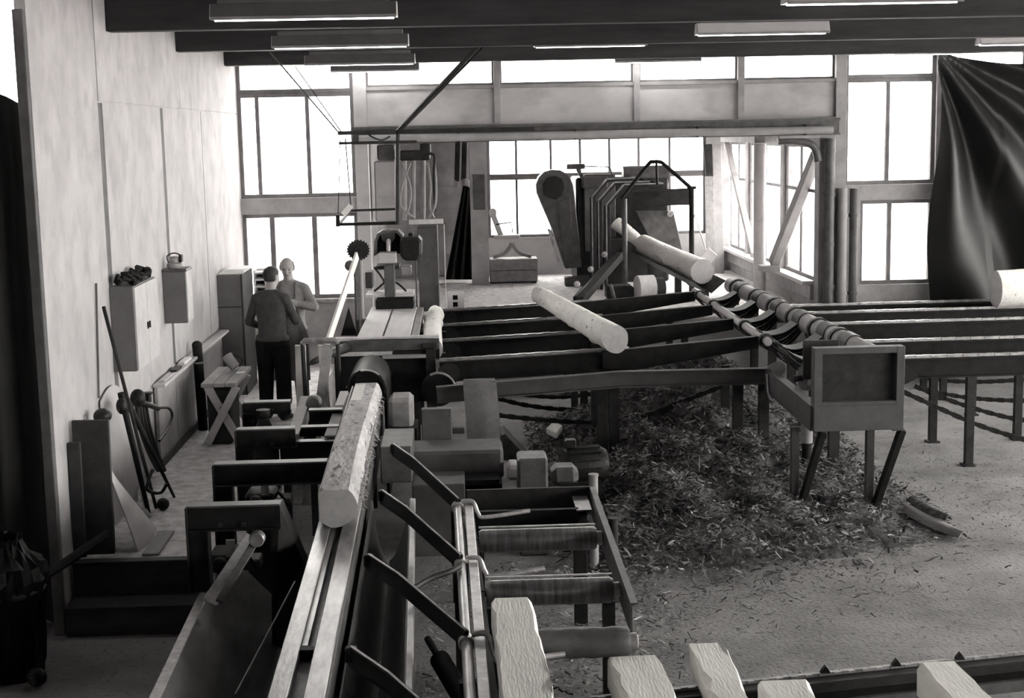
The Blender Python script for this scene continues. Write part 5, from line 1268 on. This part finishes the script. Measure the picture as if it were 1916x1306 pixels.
MB().lathe((-2.48, 15.65, zt4 + .034), (-.55, .2, .75), [(0, .055), (.16, .06), (.165, .05)], 16).build('body', 'beam_grey', jg, smooth=True)
MB().tube(bez([(-2.44, 15.64, zt4 + .05), (-2.40, 15.64, zt4 + .12), (-2.50, 15.68, zt4 + .17)], 5), .008, 6).build('handle', 'steel_dark', jg)
tag(MB().box((-2.45, 15.45, zt4 + .001), (-2.36, 15.55, zt4 + .005)).build('paper_sheet', 'paper'), 'white paper sheet on the work bench beside the jug', 'paper')
# dark standing tube and other tools
t = thing('standing_tube', 'dark tube with a pale ring standing against the wall ledge', 'tube', (-2.92, 15.9, .47))
MB().tube([(-2.90, 15.85, .47), (-2.92, 15.85, 1.42)], .055, 14).build('shaft', 'steel_black', t, smooth=True)
MB().lathe((-2.916, 15.85, 1.22), (0, 0, 1), [(0, .058), (.02, .058)], 14).build('ring', 'enamel_grey', t)
MB().lathe((-2.92, 15.85, 1.42), (0, 0, 1), [(0, .06), (.03, .05), (.05, .02)], 12).build('cap', 'steel_black', t, smooth=True)
def rod(name, label, cat, p, q, r, m): return tag(MB().tube([p, q], r, 8).build(name, m, smooth=True), label, cat)
rod('peavey_pole', 'long thin pole leaning across the tall wall cupboard', 'pole', atz(292, 950, .49), atx(194, 575, -2.80), .016, 'steel_dark')
rod('wall_rod', 'thin rod hanging upright on the plywood wall', 'rod', atx(185, 745, WX + .012), atx(180, 530, WX + .012), .009, 'batten')
hk = thing('cant_hook', 'heavy cant hook with curved iron leaning on the wall', 'cant hook', atz(328, 930, .47))
MB().tube([atz(326, 930, .48), atx(235, 745, -2.86)], [.012, .03], 10).build('shaft', 'steel_black', hk, smooth=True)
MB().tube(bez([atx(285, 880, -2.6), atx(275, 915, -2.62), atx(300, 922, -2.55), atx(312, 905, -2.5)], 6), .014, 8).build('hook', 'steel_black', hk, smooth=True)
hk = thing('cant_hook', 'second cant hook with a swollen socket beside the hose', 'cant hook', atz(276, 965, .47))
MB().tube([atz(278, 960, .49), atx(226, 735, -2.88)], [.02, .03], 10).build('shaft', 'steel_black', hk, smooth=True)
MB().ball(atx(228, 760, -2.86), .05, 10, 8, (1, 1, 1.4)).build('socket', 'cast_iron', hk, smooth=True)
MB().bar(atz(248, 900, .62) + V((.07, 0, 0)), atz(277, 965, .49), .07, .03, up=(1, 0, .5)).build('blade', 'steel_bright', hk)
iw = tag(MB().ball(atz(291, 955, .47) + V((.068, 0, .055)), .055, 14, 10).build('iron_ball', 'cast_iron', smooth=True), 'black iron ball weight on the walkway floor', 'weight')
# hose reel / torch assembly
hs = thing('hose_valve', 'black valve with bundled hoses and a looping hose', 'valve', atx(262, 760, -2.85))
MB().ball(atx(258, 745, -2.9), .07, 12, 8, (1, 1, 1.2)).build('body', 'cast_iron', hs, smooth=True)
MB().tube([atx(262, 752, -2.9), atx(296, 764, -2.88)], .025, 10).build('spout', 'cast_iron', hs, smooth=True)
MB().lathe(atx(278, 752, -2.9), (0, 0, 1), [(0, .03), (.07, .03), (.08, .05), (.09, .05)], 10).build('tap', 'cast_iron', hs, smooth=True)
MB().tube(bez([atx(298, 763, -2.88), atx(316, 764, -2.87), atx(322, 780, -2.87), atx(312, 805, -2.87), atx(298, 825, -2.86)], 8), .014, 8).build('loop_hose', 'rubber', hs, smooth=True)
for k in range(4):
    MB().tube(bez([atx(255 + 5 * k, 745, -2.94), atx(262 + 6 * k, 800, -2.93), atx(280 + 5 * k, 850, -2.92), atx(296 + 4 * k, 880, -2.90)], 8), .02, 8).build('hose', 'rubber', hs, smooth=True)
# boards and sheets leaning at the walkway end
def lean(name, label, cat, x0, x1, y, z1, m, t=.04, tilt=.12, z0=.505):
    return tag(MB().prism([(x0, y, z0), (x1, y, z0), (x1 - .0, y + tilt, z1), (x0, y + tilt, z1)], (0, t, 0)).build(name, m, bevel=.004), label, cat)
p0, p1 = at(147, 1060, 10.92), at(216, 1060, 10.92)
lean('dark_board', 'wide dark board standing at the top of the wooden steps', 'board', max(p0.x, WX + .02), p1.x, 10.92, 1.55, 'board_dark', tilt=.06)
lean('black_panel', 'black painted panel behind the wide dark board', 'panel', WX + .005, WX + .10, 10.85, 1.40, 'board_dark', tilt=.03)
rows = []
for i in range(10):
    t = i / 9; rows.append([V((-2.58 - .38 * t + .03 * math.sin(s * 3 + t * 2), 11.06 + (.66 - .30 * t) * s, .48 + (1.10 - .30 * s) * t)) for s in [k / 6 for k in range(7)]])
tag(MB().sheet(rows, .008).build('cardboard_sheet', 'board_light', smooth=True), 'pale bent sheet of cardboard leaning behind the dark board', 'cardboard')
rows = []
for i in range(10):
    t = i / 9; rows.append([V((WX + .015 + .02 * s + .06 * (1 - t), 11.9 + .8 * s, .48 + (1.05 - .1 * s) * t + .12 * math.sin(s * 3) * t)) for s in [k / 6 for k in range(7)]])
tag(MB().sheet(rows, .008).build('paper_sack', 'lintel_board', smooth=True), 'crumpled pale paper sack leaning against the wall', 'sack')
tag(MB().box((-2.53, 10.95, .472), (-2.40, 11.6, .495)).build('flat_board', 'board_mid', bevel=.004), 'short grey board lying flat on the walkway edge', 'board')
tag(MB().ball(atx(192, 778, -2.9), .075, 12, 8, (1, 1.2, .8)).build('iron_hook_block', 'cast_iron', smooth=True), 'black rounded iron block above the pale sack', 'iron block')
bpy.data.objects['iron_hook_block'].location = (0, 0, 0)
# rubbish bin with a black plastic bag
bn = thing('rubbish_bin', 'rubbish bin lined with a crumpled black plastic bag', 'bin', atz(30, 1275, 0))
c = atz(22, 1262, 0); c.x = min(c.x, -3.05); rnd = random.Random(8); vs = []; n = 36; prof = [(0, .21), (.12, .235), (.3, .245), (.5, .25), (.62, .27), (.70, .29), (.78, .26), (.86, .17), (.93, .12), (.98, .14)]
for i, (z, r) in enumerate(prof):
    for k in range(n):
        a = 6.283 * k / n; rr = r * (1 + (.05 + .03 * (i > 4)) * math.sin(k * 2.1 + i) + (.05 if i > 4 else .025) * rnd.uniform(-1, 1))
        vs.append(c + V((rr * math.cos(a), rr * math.sin(a), z * 1.02 + (.02 * rnd.uniform(-1, 1) if i else 0))))
MB().add(vs, [(i * n + k, i * n + (k + 1) % n, (i + 1) * n + (k + 1) % n, (i + 1) * n + k) for i in range(len(prof) - 1) for k in range(n)] + [tuple(range(n))[::-1]]).build('bag', 'plastic_black', bn)
MB().lathe(c + V((0, 0, .6)), (0, 0, 1), [(0, .262), (.02, .275), (.05, .262)], 30).build('rim', 'steel_dark', bn, smooth=True)
MB().tube(bez([c + V((.24, .05, .68)), c + V((.36, .3, .72)), c + V((.55, .7, .80))], 6), .035, 8).build('bag_tail', 'plastic_black', bn, smooth=True)
tag(MB().ball(c + V((.25, -.25, .07)), .07, 10, 8, (1, 1, .9)).build('crumpled_foil', 'steel_dark', smooth=True), 'crumpled dark lump beside the rubbish bin', 'crumpled lump')
# floor box in the corner by the chute
fb = thing('floor_socket', 'small open floor box with a pale rim beside the chute', 'floor box', atz(318, 1285, 0))
c = atz(318, 1290, .06); MB().box(c + V((-.09, 0, -.06)), c + V((.09, .12, 0))).build('box', 'steel_black', fb)
for a, b in (((-.09, 0), (.09, .015)), ((-.09, .105), (.09, .12)), ((-.09, .015), (-.075, .105)), ((.075, .015), (.09, .105))): MB().box(c + V((a[0], a[1], .001)), c + V((b[0], b[1], .012))).build('rim', 'enamel_grey', fb)

# ------------------------------------------------------------------ people
def capsule(mb, p, q, r0, r1, n=14):
    p, q = V(p), V(q); d = (q - p).normalized(); L = (q - p).length; pr = []
    for k in range(5): a = math.pi / 2 * (1 - k / 4); pr.append((-r0 * math.sin(a), r0 * math.cos(a) + 1e-4))
    pr += [(L * .33, r0 + (r1 - r0) * .33), (L * .66, r0 + (r1 - r0) * .66)]
    for k in range(5): a = math.pi / 2 * k / 4; pr.append((L + r1 * math.sin(a), r1 * math.cos(a) + 1e-4))
    mb.lathe(p, d, pr, n)
def remeshed(mb, name, parent, mats, pick, voxel=.011, smooth=10, subdiv=False):
    o = mb.build(name + '_src', mats[0])
    r = o.modifiers.new('r', 'REMESH'); r.mode = 'VOXEL'; r.voxel_size = voxel
    s = o.modifiers.new('s', 'SMOOTH'); s.iterations = smooth; s.factor = .5
    dg = bpy.context.evaluated_depsgraph_get(); me = bpy.data.meshes.new_from_object(o.evaluated_get(dg))
    bpy.data.objects.remove(o)
    me.name = name; me.materials.clear()
    for m in mats: me.materials.append(MATS[m])
    idx = [pick(p.center) for p in me.polygons]
    me.polygons.foreach_set('material_index', idx); me.shade_smooth()
    ob = bpy.data.objects.new(name, me); COL.objects.link(ob); adopt(ob, parent); return ob
def hand(mb, wrist, d, up, curl=.5, side=1, s=1.0):
    """palm and five fingers; d = direction of the hand, up = back of the hand, thumb on the +side"""
    d = V(d).normalized(); up = V(up); up = (up - d * up.dot(d)).normalized(); sd = d.cross(up) * side
    w = V(wrist)
    for k in range(4):
        o = (k - 1.5) * .019 * s
        capsule(mb, w + sd * o * .6, w + d * .085 * s + sd * o, .016 * s, .0135 * s, 10)
        L = (.036, .043, .041, .032)[3 - k] * s; p = w + d * .09 * s + sd * o
        dd = d
        for j in range(3):
            dd = (dd - up * curl * (.45 + .2 * j)).normalized(); q = p + dd * L * (1, .75, .6)[j]
            capsule(mb, p, q, (.0098 - .0008 * j) * s, (.0092 - .0009 * j) * s, 8); p = q
    b = w + d * .03 * s + sd * .024 * s
    t1 = b + (d * .7 + sd * .75 - up * .25).normalized() * .045 * s; t2 = t1 + (d * .9 + sd * .25 - up * .35).normalized() * .035 * s
    capsule(mb, b, t1, .014 * s, .011 * s, 8); capsule(mb, t1, t2, .011 * s, .009 * s, 8)
def person(name, label, base, H, yaw, arms, hands, mats, pick, hair, lean=0.0, headyaw=0, headpitch=0, bulk=1.0):
    """arms: two lists shoulder->elbow->wrist in body space (x right, y forward, z up, unit height 1.75)"""
    k = H / 1.75; root = thing(name, label, 'person', base)
    M = Matrix.Translation(V(base)) @ Matrix.Rotation(yaw, 4, 'Z') @ Matrix.Diagonal((k, k, k, 1))
    mb = MB()
    # legs and feet
    for s in (-1, 1):
        hipj = V((s * .095, 0, .90)); kn = V((s * .105, .02, .48)); an = V((s * .105, -.015, .09))
        capsule(mb, hipj, kn, .108 * bulk, .088); capsule(mb, kn, an, .088, .078)
        capsule(mb, an + V((0, -.02, -.045)), an + V((s * .02, .17, -.06)), .042, .032)
    # trunk rings
    rings = [(.84, .150, .105, 0), (.92, .172, .118, 0), (1.0, .165, .115, 0), (1.08, .160, .112, .005), (1.17, .172, .118, .008), (1.27, .190, .122, .005), (1.36, .190, .115, -.005), (1.42, .150, .095, -.012), (1.465, .105, .075, -.012), (1.50, .060, .060, -.005)]
    vs = []; n = 24
    for z, a, b, yo in rings:
        for q in range(n):
            t = 6.2832 * q / n
            ct, st_ = math.cos(t), math.sin(t)
            vs.append((a * bulk * math.copysign(abs(ct) ** .85, ct), b * bulk * math.copysign(abs(st_) ** .9, st_) + yo + lean * (z - .9), z))
    R = len(rings)
    mb.add(vs, [(i * n + q, i * n + (q + 1) % n, (i + 1) * n + (q + 1) % n, (i + 1) * n + q) for i in range(R - 1) for q in range(n)] + [tuple(range(n))[::-1], tuple(range((R - 1) * n, R * n))])
    for q in (-1, 1): capsule(mb, (q * .05, -.015 + lean * .5, 1.455), (q * .165, -.01 + lean * .45, 1.40), .052, .066)
    # neck and head
    hc_ = V((0, .03 + lean * .75, 1.635)); capsule(mb, V((0, -.005 + lean * .5, 1.44)), hc_ + V((0, -.02, -.07)), .062, .056)
    HR = Matrix.Translation(hc_) @ Matrix.Rotation(headyaw, 4, 'Z') @ Matrix.Rotation(headpitch, 4, 'X')
    def hv(p): return HR @ V(p)
    hm_ = MB(); hm_.ball((0, -.008, .025), .1, 20, 14, (.78, .98, .95)); hm_.ball((0, .035, -.045), .07, 16, 12, (.80, .78, .95)); hm_.ball((0, .055, -.088), .034, 12, 8, (1, .9, .8))
    capsule(hm_, (0, .088, .008), (0, .104, -.028), .010, .0135, 10)
    capsule(hm_, (-.032, .085, .022), (.032, .085, .022), .009, .009, 8)
    for s in (-1, 1):
        capsule(hm_, (s * .078, -.01, .022), (s * .08, -.006, -.025), .016, .012, 8)
        hm_.ball((s * .04, .07, -.028), .022, 8, 6)
    capsule(hm_, (-.018, .092, -.058), (.018, .092, -.058), .008, .008, 8)
    mb.add([hv(p) for p in hm_.v], hm_.f)
    for pts, rs in arms:
        for j in range(len(pts) - 1): capsule(mb, pts[j], pts[j + 1], rs[j], rs[j + 1])
    for h in hands: hand(mb, *h)
    inv = M.inverted()
    mb.v = [M @ p for p in mb.v]
    bodyo = remeshed(mb, 'body', root, mats, lambda c: pick(inv @ c), .0095)
    # face details and hair
    for s in (-1, 1): MB().ball(M @ hv((s * .031, .084, .004)), .0085 * k, 8, 6).build('eye', 'hair_dark', root, smooth=True)
    for s in (-1, 1): MB().bar(M @ hv((s * .016, .094, .026)), M @ hv((s * .048, .085, .024)), .006, .006).build('eyebrow', 'hair_grey', root)
    mo_ = MB(); mo_.bar(M @ hv((-.022, .0985, -.058)), M @ hv((.022, .0985, -.058)), .006, .004); mo_.build('mouth', 'shoe', root)
    hb = MB(); hb.ball((0, -.010, .027), .1015, 24, 18, (.785, .985, .96))
    keep = [f for f in hb.f if hair(sum((hb.v[i] for i in f), V()) / len(f))]
    hs_ = MB(); hs_.v = [M @ hv(p) for p in hb.v]; hs_.f = keep
    ho_ = hs_.build('hair', 'hair_dark' if 'sweater' in mats else 'hair_grey', root, smooth=True)
    sm = ho_.modifiers.new('thick', 'SOLIDIFY'); sm.thickness = .005; sm.offset = 1
    return root, M, hv

ZW = .47
# man with his back to us
b1 = V((-2.15, 16.3, ZW))
armsA = [([(-.172, -.005, 1.39), (-.285, .02, 1.13), (-.17, .20, 1.04)], (.062, .048, .036)), ([(.172, -.005, 1.39), (.27, .05, 1.14), (.17, .26, 1.19)], (.062, .048, .036))]
handsA = [((-.17, .20, 1.04), (.6, .75, .1), (0, 0, 1), .5, -1), ((.17, .26, 1.19), (-.2, .6, .75), (.9, 0, .3), .6, 1)]
def pickA(c):
    if c.z < .085: return 3
    if c.z < .93: return 1
    if c.z > 1.505: return 2
    if c.y > .215 and (c.z > 1.0): return 2
    return 0
rA, MA, hvA = person('person', 'person in dark sweater and black trousers standing with back turned', b1, 1.75, math.radians(-14), armsA, handsA, ['sweater', 'trousers', 'skin', 'shoe'], pickA, lambda c: c.z > .03 + (.0 if c.y < 0 else .55 * c.y) or (c.y < -.005 and c.z > -.045), lean=.03, headyaw=math.radians(-22), headpitch=math.radians(-8))
rows = []
for z, e in ((.925, .004), (.945, .012), (.965, .010), (.985, .002)):
    rows.append([MA @ V(((.178 + e) * math.cos(6.2832 * q / 36), (.122 + e) * math.sin(6.2832 * q / 36), z)) for q in range(37)])
MB().sheet(rows, .008).build('sweater_hem', 'sweater', rA, smooth=True)
# taller man facing us, arm raised
b2 = V((-2.02, 17.0, ZW))
armsB = [([(.178, 0, 1.395), (.30, .08, 1.17), (.10, .25, 1.22)], (.066, .052, .036)), ([(-.178, 0, 1.395), (-.31, .06, 1.19), (-.06, .22, 1.27)], (.066, .054, .038))]
handsB = [((.10, .25, 1.22), (-.8, .3, .05), (0, .9, .4), .55, 1), ((-.06, .22, 1.27), (.85, .25, .05), (0, .9, .4), .55, -1)]
def pickB(c):
    if c.z < .085: return 3
    if c.z < .93: return 1
    if c.z > 1.50: return 2
    if c.y > .19 and abs(c.x) < .16 and c.z > 1.15: return 2
    return 0
rB, MB2, hvB = person('person', 'balding person in light work shirt and long apron facing the other', b2, 1.80, math.radians(168), armsB, handsB, ['shirt', 'apron', 'skin', 'shoe'], pickB, lambda c: (c.y < .01 and -.05 < c.z < .055) , lean=.02, headyaw=math.radians(14), headpitch=math.radians(-12), bulk=1.06)
rows = []
for i in range(14):
    z = 1.30 - .95 * i / 13; w = .13 if z > 1.12 else min(.24, .13 + (1.12 - z) * .5)
    rows.append([MB2 @ V((w * s, .150 - .05 * s * s + .018 * math.sin(s * 7 + i * .4) * (z < 1.0) + (.01 if z < 1.05 else 0), z)) for s in [q / 6 - 1 for q in range(13)]])
MB().sheet(rows, .008).build('apron', 'apron', rB, smooth=True)
for s in (-1, 1):
    MB().tube(bez([MB2 @ V((s * .11, .145, 1.30)), MB2 @ V((s * .10, .10, 1.44)), MB2 @ V((s * .07, -.03, 1.49))], 6), .010, 6).build('apron_strap', 'apron', rB)
